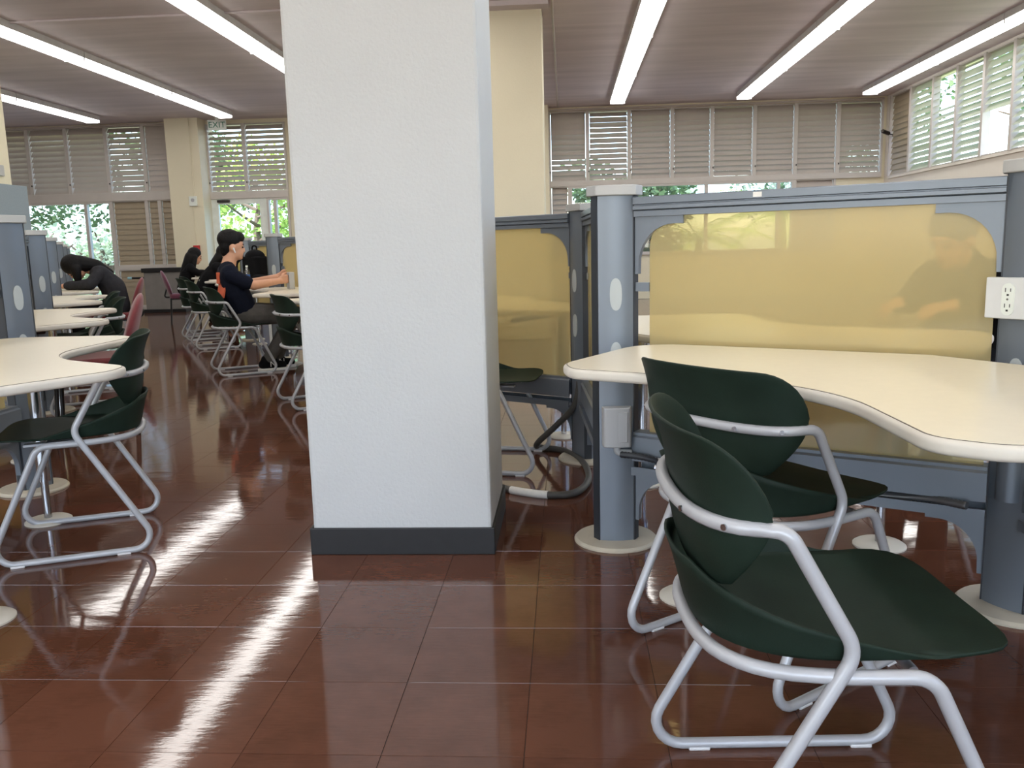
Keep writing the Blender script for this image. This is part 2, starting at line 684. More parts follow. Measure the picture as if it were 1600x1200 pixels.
# ------------------------------------------------------------------ windows
SL = 0.0985
slat_me = {}
for k in ('slat_grey', 'slat_pale', 'slat_tan'):
    b = MB()
    # slightly bowed blade, unit length along x
    pr = [(-0.070, 0.0), (-0.035, -0.004), (0, -0.005), (0.035, -0.004), (0.070, 0.0), (0.035, 0.000), (0, -0.001), (-0.035, 0.000)]
    n = len(pr)
    vs = [(-0.5, q[1], q[0]) for q in pr] + [(0.5, q[1], q[0]) for q in pr]
    fs = [tuple(range(n - 1, -1, -1)), tuple(range(n, 2 * n))] + [(i, (i + 1) % n, n + (i + 1) % n, n + i) for i in range(n)]
    b.add(vs, fs)
    slat_me[k] = b.mesh('slat', k, 30)
clip_me = MB().cbox((0, 0, 0), (0.016, 0.02, 0.03)).mesh('latch', 'latch_dark')
WIN = [0]


def louvre(a, b, z0, z1, tilt, kind='slat_grey', jit=1.2, axis='x', pos=YW, frame='trim_metal', skip=(), fw=0.035, latch=True, lab=None):
    """louvred window bay spanning a..b along the wall"""
    WIN[0] += 1
    root = empty('window_%d' % WIN[0])
    struct(root, lab)
    if axis == 'x':
        root.location = ((a + b) / 2, pos, 0)
    else:
        root.location = (pos, (a + b) / 2, 0)
        root.rotation_euler = (0, 0, PI / 2 * -1)
    W = abs(b - a)
    f = MB()
    f.box(-W / 2, -W / 2 + fw, -0.05, 0.06, z0, z1).box(W / 2 - fw, W / 2, -0.05, 0.06, z0, z1)
    f.box(-W / 2 + fw, W / 2 - fw, -0.03, 0.05, z1 - 0.02, z1).box(-W / 2 + fw, W / 2 - fw, -0.03, 0.05, z0, z0 + 0.02)
    f.build('window_frame', frame, root)
    n = int(round((z1 - z0 - 0.05) / SL))
    st = (z1 - z0 - 0.05) / n
    for i in range(n):
        if i in skip:
            continue
        z = z0 + 0.025 + (i + 0.5) * st
        t = tilt[i % len(tilt)] if isinstance(tilt, (list, tuple)) else tilt
        t = t + 20 if t > 12 else t + 9
        inst(slat_me[kind], 'slat', root, (0, 0.01, z), (R(-(t + random.gauss(0, jit))), 0, 0), (W - 2 * fw - 0.012, 1, st / SL))
    if latch:
        inst(clip_me, 'latch', root, (-W / 2 + fw * 0.5, -0.062, z0 + 0.18))
    return root


mull = [-0.28, 0.455, 1.244, 2.052, 2.795, 3.582, 4.34, 5.118, 5.93]
tl = [[16, 24, 25, 25, 22, 14, 21, 14, 20, 12, 12, 12], [27, 26, 27, 26, 27, 26, 27, 25, 26, 25, 20, 16], [15, 19, 15, 14, 15, 15], [18, 19, 20, 18, 19, 18, 16, 15, 15, 14, 13, 12], [20, 21, 19, 20, 18, 17, 16, 15, 14, 13, 13, 13], 13, 13, [22, 24, 23, 24, 22, 19, 16, 15, 14, 13, 13, 13]]
nm = ['leftmost louvre bay beside the cream column', 'louvre bay letting bright stripes of daylight through', 'third louvre bay of the back wall', 'fourth louvre bay of the back wall',
      'fifth louvre bay of the back wall', 'sixth louvre bay of the back wall', 'seventh louvre bay of the back wall', 'louvre bay in the far right corner']
for k in range(8):
    louvre(mull[k], mull[k + 1], 2.27, 3.57, tl[k], lab=nm[k])
ml = [-11.4, -10.61, -9.818, -9.004, -8.247, -7.62]
tl = [15, 16, 16, [26, 23, 22, 21, 23, 21, 22, 20, 23, 22, 24, 25, 25], 9]
nm = ['louvre bay at the left edge', 'second louvre bay above the left window', 'third louvre bay above the left window', 'louvre bay with daylight slits above the left window', 'narrow closed louvre bay beside the cream pier']
for k in range(5):
    louvre(ml[k], ml[k + 1], 2.32, 3.6, tl[k], lab=nm[k], jit=1.5)
for a, b, t, l in ((-6.97, -6.226, [30, 30, 31, 30, 32, 31, 32, 34, 36, 38, 38, 36], 'bright louvre bay above the exit door'), (-6.226, -5.4, [22, 24, 24, 24, 25, 28, 30, 31, 32, 32, 31, 30], 'louvre bay above the door sidelight')):
    louvre(a, b, 2.27, 3.57, t, lab=l, jit=1.5)
# right wall louvres
mr = [16.42, 15.5, 14.6, 13.75, 12.9, 12.08, 11.1]
tl = [10, [16, 20, 22, 13, 22, 18, 22, 13, 15, 13, 13, 13, 13, 13], [22, 24, 22, 23, 24, 26, 26, 28, 40, 50, 50, 50, 50, 50], [28, 26, 26, 27, 25, 18, 14, 14, 14, 14, 14, 14, 14], 14, 26]
nm = ['closed louvre bay in the right wall corner', 'second pale louvre bay of the right wall', 'louvre bay with open top blades on the right wall', 'fourth pale louvre bay of the right wall', 'louvre bay missing lower blades on the right wall', 'last louvre bay at the right edge']
for k in range(6):
    louvre(mr[k + 1], mr[k], 2.17, 3.6, tl[k], 'slat_tan' if k == 0 else 'slat_pale', jit=3, axis='y', pos=XR, skip=(0, 1, 2, 3, 4, 5) if k == 4 else (), lab=nm[k], latch=False)
# sill rails
struct(MB().box(-0.28, 5.93, YW - 0.06, YW + 0.08, 2.18, 2.27).build('trim_1', 'trim_metal', bevel=0.004), 'grey sill rail under the right louvre band')
struct(MB().box(-11.4, -7.62, YW - 0.06, YW + 0.08, 2.16, 2.32).build('trim_2', 'trim_metal', bevel=0.004), 'grey sill rail over the left window')
struct(MB().box(-6.97, -5.4, YW - 0.06, YW + 0.08, 2.14, 2.27).build('trim_3', 'trim_metal', bevel=0.004), 'grey rail over the exit door')
struct(MB().box(XR - 0.03, XR, 11.1, 16.42, 2.13, 2.17).build('trim_4', 'white_wall'), 'white sill under the right wall louvres')


def glazed(a, b, z0, z1, mulls, lab, fw=0.05):
    WIN[0] += 1
    root = empty('window_%d' % WIN[0], ((a + b) / 2, YW, 0))
    struct(root, lab)
    W = b - a
    c = (a + b) / 2
    f = MB()
    f.box(-W / 2, -W / 2 + fw, -0.05, 0.06, z0, z1).box(W / 2 - fw, W / 2, -0.05, 0.06, z0, z1)
    f.box(-W / 2 + fw, W / 2 - fw, -0.05, 0.06, z1 - 0.04, z1).box(-W / 2 + fw, W / 2 - fw, -0.05, 0.06, z0, z0 + 0.06)
    f.build('window_frame', 'trim_metal', root)
    xs = [a + fw] + list(mulls) + [b - fw]
    for i, m in enumerate(mulls):
        MB().box(m - c - 0.03, m - c + 0.03, -0.04, 0.05, z0 + 0.06, z1 - 0.04).build('mullion', 'trim_metal', root)
    for i in range(len(xs) - 1):
        MB().box(xs[i] - c, xs[i + 1] - c, 0.0, 0.006, z0 + 0.05, z1 - 0.03).build('pane', 'window_glass', root)
    return root


glazed(-11.4, -9.015, 0.07, 2.16, [-9.55], 'tall bright window over the left desks')
glazed(-4.6, -0.92, 0.85, 2.16, [-3.4, -2.2], 'unseen back window added behind the white pillar for light')  # hidden glazing, put in to bring more daylight into the room
glazed(0.10, 4.34, 0.85, 2.18, [1.244, 2.7, 4.05], 'leafy window strip above the desk partition')
louvre(-0.28, 0.10, 0.85, 2.18, 14, lab='narrow closed louvre below the leftmost bay', latch=False)
louvre(4.34, 5.1, 0.85, 2.18, 14, lab='closed lower louvre near the right corner', latch=False)
for a, b, l in ((-9.015, -8.286, 'wide'), (-8.286, -8.02, 'middle narrow'), (-8.02, -7.62, 'right')):
    louvre(a, b, 0.88, 2.16, 6, 'slat_tan', jit=0.6, latch=False, lab='%s upper shutter left of the cream pier' % l)
    louvre(a, b, 0.07, 0.80, 6, 'slat_tan', jit=0.6, latch=False, lab='%s lower shutter left of the cream pier' % l)
struct(MB().box(-9.015, -7.62, YW - 0.05, YW + 0.06, 0.80, 0.88).build('trim_5', 'trim_metal'), 'rail between the upper and lower shutters')
struct(MB().box(-11.4, -7.62, YW - 0.06, YW + 0.1, 0.0, 0.07).build('trim_6', 'trim_metal'), 'grey threshold under the left window')
# unseen clear high windows, added along the right wall to let daylight in
for k in range(4):
    WIN[0] += 1
    y0 = -4.0 + 3.7 * k
    rt_ = struct(empty('window_%d' % WIN[0], (XR, y0, 0)), 'unseen high clear window added to the right wall for daylight')
    f = MB().box(0, 0.1, 0, 0.05, 2.15, 3.6).box(0, 0.1, 3.65, 3.7, 2.15, 3.6).box(0, 0.1, 0.05, 3.65, 2.15, 2.2).box(0, 0.1, 0.05, 3.65, 3.55, 3.6).box(0, 0.1, 1.82, 1.88, 2.2, 3.55)
    f.build('window_frame', 'trim_metal', rt_)
    MB().box(0.05, 0.056, 0.05, 1.82, 2.2, 3.55).build('pane', 'window_glass', rt_)
    MB().box(0.05, 0.056, 1.88, 3.65, 2.2, 3.55).build('pane', 'window_glass', rt_)
# exit door with glass
dr = struct(empty('door_1', (-6.43, YW, 0)), 'glazed exit door with white frame')
d = MB()
d.box(-0.54, -0.40, -0.03, 0.03, 0, 2.14).box(0.43, 0.58, -0.03, 0.03, 0, 2.14).box(-0.40, 0.43, -0.03, 0.03, 2.04, 2.14).box(-0.4, 0.43, -0.03, 0.03, 0, 0.35)
d.build('door_frame', 'exit_white', dr)
MB().box(-0.40, 0.43, -0.004, 0.004, 0.35, 2.04).build('pane', 'window_glass', dr)
MB().box(-0.30, 0.30, -0.07, -0.03, 1.0, 1.05).build('push_bar', 'chrome', dr)
MB().box(-0.40, -0.16, -0.09, -0.03, 2.07, 2.12).build('door_closer', 'latch_dark', dr)
glazed(-5.85, -5.40, 0.0, 2.14, [-5.69], 'narrow glazed sidelight beside the exit door', fw=0.04)

# ------------------------------------------------------------------ outside
struct(MB().box(-40, 40, YW + 0.3, 60, -0.3, -0.15).build('ground_outside', 'grass_ground'))
struct(MB().box(-40, 40, YW + 0.3, YW + 3.2, -0.15, -0.12).build('path_outside', 'path_concrete'))
struct(MB().box(XR + 0.3, 40, YR, YW + 0.3, -0.3, -0.15).build('ground_side', 'grass_ground'))


def tree(x, y, h, cr, label, leaf='leaf_dark', n=5200, lo=0.25, ls=0.17, flat=0.9, group='trees outside the windows'):
    rt = empty('tree', (x, y, -0.15), random.random() * 6, label, 'tree', group)
    t = MB()
    t.tube([(0, 0, 0), (0.05, 0.03, h * 0.25), (0.0, 0.1, h * 0.5), (0.1, 0.0, h * 0.8)], [0.16, 0.13, 0.10, 0.04], 8)
    for k in range(7):
        a = k * 2.4
        z = h * (0.3 + 0.06 * k)
        t.tube([(0, 0, z), (cr * 0.35 * math.cos(a), cr * 0.35 * math.sin(a), z + 0.3), (cr * 0.75 * math.cos(a), cr * 0.75 * math.sin(a), z + 0.7)], [0.06, 0.04, 0.015], 6)
    t.build('trunk', 'bark', rt, 40)
    c = MB()
    blobs = []
    for k in range(26):
        a = random.random() * 2 * PI
        q = math.sqrt(random.random())
        z = h * (lo + (1 - lo) * random.random())
        blobs.append((cr * q * math.cos(a), cr * q * math.sin(a), z, cr * random.uniform(0.22, 0.42)))
    for k in range(n):
        b = random.choice(blobs)
        v = Vector((random.gauss(0, 1), random.gauss(0, 1), random.gauss(0, 1))).normalized() * b[3] * random.uniform(0.7, 1.05)
        p = Vector(b[:3]) + v
        s = ls * random.uniform(0.6, 1.3)
        u = Vector((random.gauss(0, 1), random.gauss(0, 1), random.gauss(0, .6))).normalized()
        w_ = u.cross(Vector((random.gauss(0, 1), random.gauss(0, 1), random.gauss(0, 1)))).normalized()
        i = len(c.v)
        c.v += [tuple(p), tuple(p + u * s * 0.5 + w_ * s * 0.28), tuple(p + u * s), tuple(p + u * s * 0.5 - w_ * s * 0.28)]
        c.f.append((i, i + 1, i + 2, i + 3))
    me = bpy.data.meshes.new('crown')
    me.from_pydata(c.v, [], c.f)
    me.materials.append(M[leaf])
    o = bpy.data.objects.new('crown', me)
    COL.objects.link(o)
    o.parent = rt
    return rt


def palm(x, y, h, label, n=16, L=1.9):
    rt = empty('palm', (x, y, -0.15), random.random() * 6, label, 'palm', 'palms outside the windows')
    MB().tube([(0, 0, 0), (0.05, 0, h * 0.5), (0, 0.05, h)], [0.13, 0.1, 0.09], 8).build('trunk', 'bark', rt, 40)
    for k in range(n):
        a = k * 2.399
        up = 0.9 - 0.9 * (k / n)
        fr = MB()
        pts = []
        for i in range(9):
            t = i / 8
            pts.append(Vector((L * t * math.cos(a), L * t * math.sin(a), h + L * (up * t - (0.45 + 0.4 * (1 - up)) * t * t))))
        fr.tube(pts, 0.012, 5)
        side = Vector((-math.sin(a), math.cos(a), 0))
        for i in range(1, 26):
            t = i / 26 * 8
            p = pts[int(t)].lerp(pts[min(int(t) + 1, 8)], t - int(t))
            d_ = (pts[min(int(t) + 1, 8)] - pts[int(t)]).normalized()
            ln = 0.5 * math.sin(PI * (0.12 + 0.85 * i / 26))
            for s in (-1, 1):
                q = p + side * s * ln + d_ * ln * 0.5 - Vector((0, 0, ln * 0.35))
                j = len(fr.v)
                fr.v += [tuple(p - d_ * 0.015), tuple(p + d_ * 0.02), tuple(q)]
                fr.f.append((j, j + 1, j + 2))
        me = bpy.data.meshes.new('frond')
        me.from_pydata(fr.v, [], fr.f)
        me.materials.append(M['leaf_bright'])
        o = bpy.data.objects.new('frond', me)
        COL.objects.link(o)
        o.parent = rt


tree(-16.2, 23.6, 6.5, 2.3, 'dark leafy tree outside the tall left window', lo=0.3, n=6500, ls=0.2)
tree(-12.6, 27.2, 7.0, 2.2, 'dense tree behind the tall left window mullion', lo=0.28, n=6500, ls=0.2)
tree(-13.4, 20.8, 1.9, 1.3, 'pale flowering bush low outside the left window', 'leaf_pale', n=2600, lo=0.15, ls=0.16, group='bushes outside the windows')
tree(-11.4, 20.6, 1.7, 1.1, 'pale low bush beside the shutters outside', 'leaf_pale', n=2400, lo=0.15, ls=0.16, group='bushes outside the windows')
tree(-8.9, 24.5, 3.7, 1.9, 'light green tree seen through the exit door', 'leaf_bright', n=2600, lo=0.25, ls=0.2)
tree(-6.4, 28.6, 4.2, 2.0, 'airy tree behind the door sidelight', 'leaf_dark', n=2600, lo=0.2, ls=0.2)
tree(1.7, 21.2, 2.9, 1.4, 'green bush outside the left end of the window strip', 'leaf_dark', n=4200, lo=0.2, ls=0.2)
tree(7.6, 24.6, 6.8, 2.4, 'tree outside the far right louvre corner', 'leaf_dark', n=5000, lo=0.3, ls=0.2)
palm(3.3, 21.6, 1.3, 'young palm outside the middle of the window strip')
palm(5.5, 22.2, 1.9, 'palm outside the right end of the window strip')
tree(12.5, 15.0, 7.0, 2.6, 'tree outside the right wall louvres', 'leaf_bright', n=3500, lo=0.3, ls=0.22)
tree(11.5, 20.0, 7.0, 2.4, 'second tree outside the right wall louvres', 'leaf_dark', n=3500, lo=0.3, ls=0.22)

# ------------------------------------------------------------------ ceiling lights
fx = empty('ceiling_light', (0, 0, CEIL))
h_ = MB()
h_.box(-0.137, 0.137, -1.205, 1.205, -0.080, 0)
h_.build('housing', 'fixture_white', fx, bevel=0.003)
for s in (-1, 1):
    l_ = MB()
    a, b = (-1.2, -0.003) if s < 0 else (0.003, 1.2)
    pts = [(-0.130, -0.0805), (-0.118, -0.104), (-0.09, -0.120), (0.09, -0.120), (0.118, -0.104), (0.130, -0.0805)]
    n = len(pts)
    l_.add([(p[0], a, p[1]) for p in pts] + [(p[0], b, p[1]) for p in pts], [tuple(range(n)), tuple(range(2 * n - 1, n - 1, -1))] + [(i, (i + 1) % n, n + (i + 1) % n, n + i) for i in range(n)])
    l_.build('lens', 'lamp_lens', fx)
MB().box(-0.132, 0.132, -1.206, -1.2, -0.122, -0.075).build('end_cap', 'fixture_white', fx)
MB().box(-0.132, 0.132, 1.2, 1.206, -0.122, -0.075).build('end_cap', 'fixture_white', fx)
rows = [(-8.71, 'leftmost row'), (-6.19, 'row left of the exit sign'), (-3.77, 'row running into the white pillar'), (-1.4, 'row hidden by the white pillar'), (0.97, 'row right of the pillar'), (3.19, 'second row right of the pillar'), (5.36, 'rightmost row')]
first = True
ordn = ['farthest', 'second farthest', 'third farthest', 'fourth farthest', 'fifth farthest', 'sixth farthest', 'seventh farthest', 'nearest']
for x, lb in rows:
    for k in range(8):
        y = 15.75 - 1.21 - k * 2.425
        if y < -4:
            continue
        o = fx if first else copy_tree(fx)
        first = False
        o.location = (x, y, CEIL)
        tag(o, 'long white fluorescent ceiling light, %s fixture of the %s' % (ordn[k], lb), 'ceiling light', 'fluorescent ceiling lights')

# conduits on ceiling and wall head
c_ = MB().tube([(-0.28, YW - 0.12, 3.585), (5.9, YW - 0.12, 3.585)], 0.018, 8)
tag(c_.build('conduit', 'slat_grey', None, 40), 'grey conduit running above the right louvre band', 'conduit')
c_ = MB().tube([(-11.4, YW - 0.12, 3.6), (-7.6, YW - 0.12, 3.6)], 0.018, 8)
tag(c_.build('conduit', 'slat_grey', None, 40), 'grey conduit running above the left louvre band', 'conduit')
c_ = MB().tube([(-0.1, 9.2, CEIL - 0.012), (-0.1, YW - 0.1, CEIL - 0.012)], 0.014, 8)
tag(c_.build('conduit', 'slat_grey', None, 40), 'thin conduit along the ceiling beside the cream column', 'conduit')
c_ = MB().tube([(XL, 9.45, CEIL - 0.012), (-1.5, 9.45, CEIL - 0.012)], 0.014, 8)
tag(c_.build('conduit', 'ceiling_concrete', None, 40), 'conduit crossing the ceiling at upper left', 'conduit')
c_ = MB().box(-0.95, -0.14, 9.5, 9.69, CEIL - 0.05, CEIL)
tag(c_.build('wire_tray', 'ceiling_concrete'), 'brown wiring tray where the cream column meets the ceiling', 'tray')


# ------------------------------------------------------------------ workstation system
HEXA, HEXB = 0.118, 0.036       # wide face, slot face of a post


def hexpts(a, b, grow=0.0, bulge=0.0):
    """wide faces centred on 60, 180, 300 deg; slot faces on 0, 120, 240 deg"""
    dw = (a + 2 * b) / (2 * math.sqrt(3)) + grow
    pts = []
    hw = a / 2 + grow * 0.577
    for k in range(3):
        an = R(60 + 120 * k)
        nv = Vector((math.cos(an), math.sin(an)))
        tv_ = Vector((-nv.y, nv.x))
        for i in range(7):
            t = -1 + i / 3
            pts.append(nv * (dw + bulge * (1 - t * t)) + tv_ * (hw * t))
    return [(p.x, p.y) for p in pts]


def make_post():
    rt = empty('partition_post')
    MB().prism(hexpts(HEXA, HEXB, 0, 0.010), 0.012, 1.222).build('column', 'alu_blue', rt, 30)
    sl = []
    for k in range(3):
        an = R(120 * k)
        dn = (2 * HEXA + HEXB) / (2 * math.sqrt(3))
        m = Matrix.Rotation(an, 4, 'Z')
        MB().box(dn - 0.006, dn + 0.004, -HEXB * 0.5, HEXB * 0.5, 0.014, 1.221, m).build('slot_strip', 'slot_dark', rt)
    MB().prism(hexpts(HEXA, HEXB, 0.016, 0.010), 1.222, 1.256).build('cap', 'cap_grey', rt, 30, bevel=0.003)
    MB().lathe([(0.15, 0), (0.15, 0.006), (0.142, 0.014), (0.05, 0.017)], 40).build('base_plate', 'base_cream', rt, 40)
    for k in range(3):
        an = R(60 + 120 * k)
        dw = (HEXA + 2 * HEXB) / (2 * math.sqrt(3)) + 0.0095
        for z0, z1 in ((0.836, 0.948), (0.618, 0.730)):
            m = Matrix.Rotation(an, 4, 'Z') @ Matrix.Translation((dw, 0, (z0 + z1) / 2)) @ Matrix.Rotation(PI / 2, 4, 'Y')
            pts = []
            for i in range(24):
                t = 2 * PI * i / 24
                cx_, sy_ = math.cos(t), math.sin(t)
                pts.append((math.copysign(abs(cx_) ** 0.75, cx_) * 0.055, math.copysign(abs(sy_) ** 0.9, sy_) * 0.0205))
            MB().prism(pts, -0.003, 0.0025, m).build('oval_cover', 'oval_grey', rt)
    return rt


POST = make_post()
POST_USED = [False]


def place_post(p, ang, label, group):
    o = POST if not POST_USED[0] else copy_tree(POST)
    POST_USED[0] = True
    o.location = (p[0], p[1], 0)
    o.rotation_euler = (0, 0, ang)
    return tag(o, label, 'post', group)


def round_poly(pts, seg=8):
    return [(p.x, p.y) for p in fillet([(p[0], p[1], 0, p[2]) for p in pts], True, seg)]


def panel(pa, pb, label, group, full=True):
    pa, pb = Vector(pa), Vector(pb)
    d_ = pb - pa
    L = d_.length
    rt = empty('partition_panel', (pa.x, pa.y, 0), math.atan2(d_.y, d_.x), label, 'partition', group)
    e0, e1 = 0.083, L - 0.083
    mx_ = Matrix(((0, 0, 1, 0), (1, 0, 0, 0), (0, 1, 0, 0), (0, 0, 0, 1)))
    hp = [(0.004, 1.150), (0.022, 1.150), (0.022, 1.168), (0.017, 1.170), (0.03, 1.173), (0.03, 1.184), (0.019, 1.186), (0.019, 1.189), (0.03, 1.191), (0.03, 1.212), (0.026, 1.215)]
    MB().prism(hp + [(-p[0], p[1]) for p in reversed(hp)], e0, e1, mx_).build('top_rail', 'alu_blue', rt)
    # acrylic sheet, local x along, z up
    s0, s1 = e0 + 0.012, e1 - 0.05
    mt = Matrix(((1, 0, 0, 0), (0, 0, -1, 0), (0, 1, 0, 0), (0, 0, 0, 1)))
    pts = round_poly([(s0, 0.40, 0.01), (s1, 0.40, 0.01), (s1, 1.165, 0.12), (s0, 1.165, 0.12)])
    MB().prism(pts, -0.003, 0.003, mt).build('acrylic_sheet', 'acrylic', rt, 30)
    if full:
        for (x, sg) in ((e0, 1), (e1, -1)):
            for (zt, zs, rad) in ((1.152, -1, 0.135), (0.268, -1, 0.12)):
                # gusset: plate with concave quarter-round
                q = [(x, zt), (x + sg * (rad + 0.035), zt), (x + sg * (rad + 0.035), zt + zs * 0.028), (x + sg * rad, zt + zs * 0.028)]
                for i in range(1, 9):
                    t = i / 9 * PI / 2
                    q.append((x + sg * (rad - (rad - 0.012) * math.sin(t)), zt + zs * (0.028 + rad * (1 - math.cos(t)))))
                q.append((x + sg * 0.012, zt + zs * (0.028 + rad + 0.03)))
                q.append((x, zt + zs * (0.028 + rad + 0.03)))
                if sg < 0:
                    q = q[::-1]
                MB().prism(q, -0.011, 0.011, mt).build('corner_gusset', 'alu_blue', rt, 40)
        MB().box(e0, e0 + 0.012, -0.008, 0.008, 0.90, 0.93).build('sheet_clip', 'alu_blue', rt)
        MB().box(e1 - 0.05, e1, -0.008, 0.008, 0.90, 0.93).build('sheet_clip', 'alu_blue', rt)
    hp = [(0.034, 0.312), (0.040, 0.312), (0.040, 0.396), (0.03, 0.402), (0.03, 0.412)]
    MB().prism([(0.034, 0.385)] + hp + [(-p[0], p[1]) for p in reversed(hp)] + [(-0.034, 0.385)], e0, e1, mx_).build('lower_beam', 'alu_blue', rt)
    hp = [(0.048, 0.262), (0.048, 0.292), (0.043, 0.292), (0.043, 0.270)]
    MB().prism(hp + [(-p[0], p[1]) for p in reversed(hp)], e0, e1, mx_).build('cable_tray', 'alu_blue', rt)
    return rt


# desk: opening toward local +x, wings at +-60 deg
def desk_outline(ua, ub):
    e = Vector((math.cos(R(60)), math.sin(R(60))))
    n_ = Vector((e.y, -e.x))

    def pt(u, v, r):
        p = e * u + n_ * v
        return (p.x, p.y, r)

    def half(ue):
        return [pt(0.24, 0.055, 0.05), pt(ue - 0.01, 0.055, 0.16), pt(ue, 0.60, 0.12), pt(ue - 0.075, 0.695, 0.09)]
    inner = (0.695 / math.sin(R(60)), 0, 0.62)
    lo = [(p[0], -p[1], p[2]) for p in reversed(half(ub))]
    return half(ua) + [inner] + lo


TOPZ = 0.73


def make_desk(ua, ub):
    rt = empty('desk')
    o = round_poly(desk_outline(ua, ub), 12)
    bm = bmesh.new()
    vs = [bm.verts.new((p[0], p[1], TOPZ - 0.030)) for p in o]
    f_ = bm.faces.new(vs)
    r = bmesh.ops.extrude_face_region(bm, geom=[f_])
    bmesh.ops.translate(bm, verts=[v for v in r['geom'] if isinstance(v, bmesh.types.BMVert)], vec=(0, 0, 0.0285))
    bmesh.ops.recalc_face_normals(bm, faces=bm.faces)
    eds = [e for e in bm.edges if len(e.link_faces) == 2 and abs(e.link_faces[0].normal.z - e.link_faces[1].normal.z) > 0.5]
    bmesh.ops.bevel(bm, geom=eds, offset=0.010, segments=4, profile=0.5, affect='EDGES')
    me = bpy.data.meshes.new('edge_band')
    bm.to_mesh(me)
    bm.free()
    me.materials.append(M['edge_band'])
    me.shade_smooth()
    me.set_sharp_from_angle(angle=R(40))
    eb = bpy.data.objects.new('edge_band', me)
    COL.objects.link(eb)
    eb.parent = rt
    # inset helper
    def inset(pts, d__):
        out = []
        n = len(pts)
        area = sum(pts[i][0] * pts[(i + 1) % n][1] - pts[(i + 1) % n][0] * pts[i][1] for i in range(n))
        sg = 1 if area > 0 else -1
        for i in range(n):
            a = Vector(pts[i - 1])
            c = Vector(pts[(i + 1) % n])
            t = (c - a).normalized()
            out.append((pts[i][0] - t.y * d__ * sg, pts[i][1] + t.x * d__ * sg))
        return out
    MB().prism(inset(o, 0.0095), TOPZ - 0.02, TOPZ - 0.0008).build('edge_seam', 'seam_dark', rt)
    MB().prism(inset(o, 0.0112), TOPZ - 0.02, TOPZ).build('desk_top', 'laminate', rt)
    for s in (1, -1):
        e = Vector((math.cos(R(60 * s)), math.sin(R(60 * s))))
        n_ = Vector((e.y, -e.x)) * s
        p = e * ((ua if s > 0 else ub) - 0.30) + n_ * (0.37 if (ua if s > 0 else ub) > 1.1 else (0.18 if s > 0 else 0.29))
        lg = MB().tube([(p.x, p.y, 0.17), (p.x, p.y, TOPZ - 0.03)], 0.024, 16).tube([(p.x, p.y, 0.012), (p.x, p.y, 0.18)], 0.015, 12).build('leg', 'chrome', rt, 40)
        MB().lathe([(0.088, 0), (0.088, 0.005), (0.078, 0.012), (0.03, 0.016)], 32, (p.x, p.y)).build('foot', 'foot_cream', lg, 40)
        MB().cbox((p.x, p.y, TOPZ - 0.045), (0.075, 0.075, 0.03)).build('leg_bracket', 'cap_grey', rt, bevel=0.006)
        for z in (0.22, 0.27, 0.32):
            hl = MB()
            m = Matrix.Translation((p.x, p.y, z)) @ Matrix.Rotation(PI - 0.5 * s, 4, 'Z') @ Matrix.Translation((0.0235, 0, 0)) @ Matrix.Rotation(PI / 2, 4, 'Y')
            hl.lathe([(0.006, 0), (0.006, 0.0015)], 10, (0, 0), m)
            hl.build('adjuster_hole', 'hole_dark', lg)
        # cantilever arm to the spine
        q = e * 0.75 + n_ * 0.02
        q2 = e * 0.75 + n_ * 0.42
        MB().tube([(q.x, q.y, TOPZ - 0.05), (q2.x, q2.y, TOPZ - 0.05)], 0.014, 8).build('support_arm', 'black_metal', rt)
    return rt


DESKS = {}


def place_desk(p, ang, label, ua=1.02, ub=1.135):
    if (ua, ub) in DESKS:
        o = copy_tree(DESKS[(ua, ub)])
    else:
        o = DESKS[(ua, ub)] = make_desk(ua, ub)
    o.location = (p[0], p[1], 0)
    o.rotation_euler = (0, 0, ang)
    return tag(o, label, 'desk', 'boomerang shaped study desks')


# right-hand spine
A1, A2 = R(151.5), R(91.5)
P = {1: Vector((0.168, 2.968)), 2: Vector((1.268, 2.38))}
P[3] = P[2] + 1.25 * Vector((math.cos(A2 + PI), math.sin(A2 + PI)))
P[0] = Vector((0.10, 4.16))
pl = 1.205
B1, B2 = R(148.5), R(88.5)
cur = P[0]
for k in range(-1, -11, -1):
    a = B2 if k % 2 == 0 else B1
    cur = cur + pl * Vector((math.cos(a), math.sin(a)))
    P[k] = cur
post_lab = {1: 'blue grey partition post with electrical box, left end of the near desk', 2: 'blue grey partition post with outlet plate at the right edge', 3: 'partition post at the near end of the right desk',
            0: 'partition post just behind the near left post', -1: 'partition post hidden behind the white pillar', -2: 'second partition post hidden behind the white pillar',
            -3: 'partition post at the left side of the pillar', -4: 'partition post close behind the white pillar', -5: 'partition post behind the seated man',
            -6: 'partition post right of the seated man with backpack beside', -7: 'partition post left behind the seated man', -8: 'far partition post behind the man', -9: 'far partition post before the exit door', -10: 'farthest partition post of the right rows'}
for k in range(3, -11, -1):
    # panels leave odd posts at 330/90 deg, even ones at 150/270
    place_post(P[k], R(1.5 if k > 0 else -1.5) + (R(330) if k % 2 else R(150)), post_lab[k], 'partition posts of the right row')
pan_lab = {2: 'big yellow acrylic partition in front behind the near desk', 3: 'acrylic partition at the right edge of the near desk', 1: 'narrow-looking acrylic partition edge behind the left post', 0: 'yellow acrylic partition right of the white pillar',
           -1: 'acrylic partition hidden behind the pillar', -2: 'acrylic partition just left of the pillar', -3: 'acrylic partition behind the pillar at left', -4: 'acrylic partition behind the man at right',
           -5: 'acrylic partition edge behind the man', -6: 'acrylic partition behind the backpack', -7: 'acrylic partition edge beyond the backpack', -8: 'far acrylic partition near the exit door', -9: 'farthest acrylic partition of the right rows'}
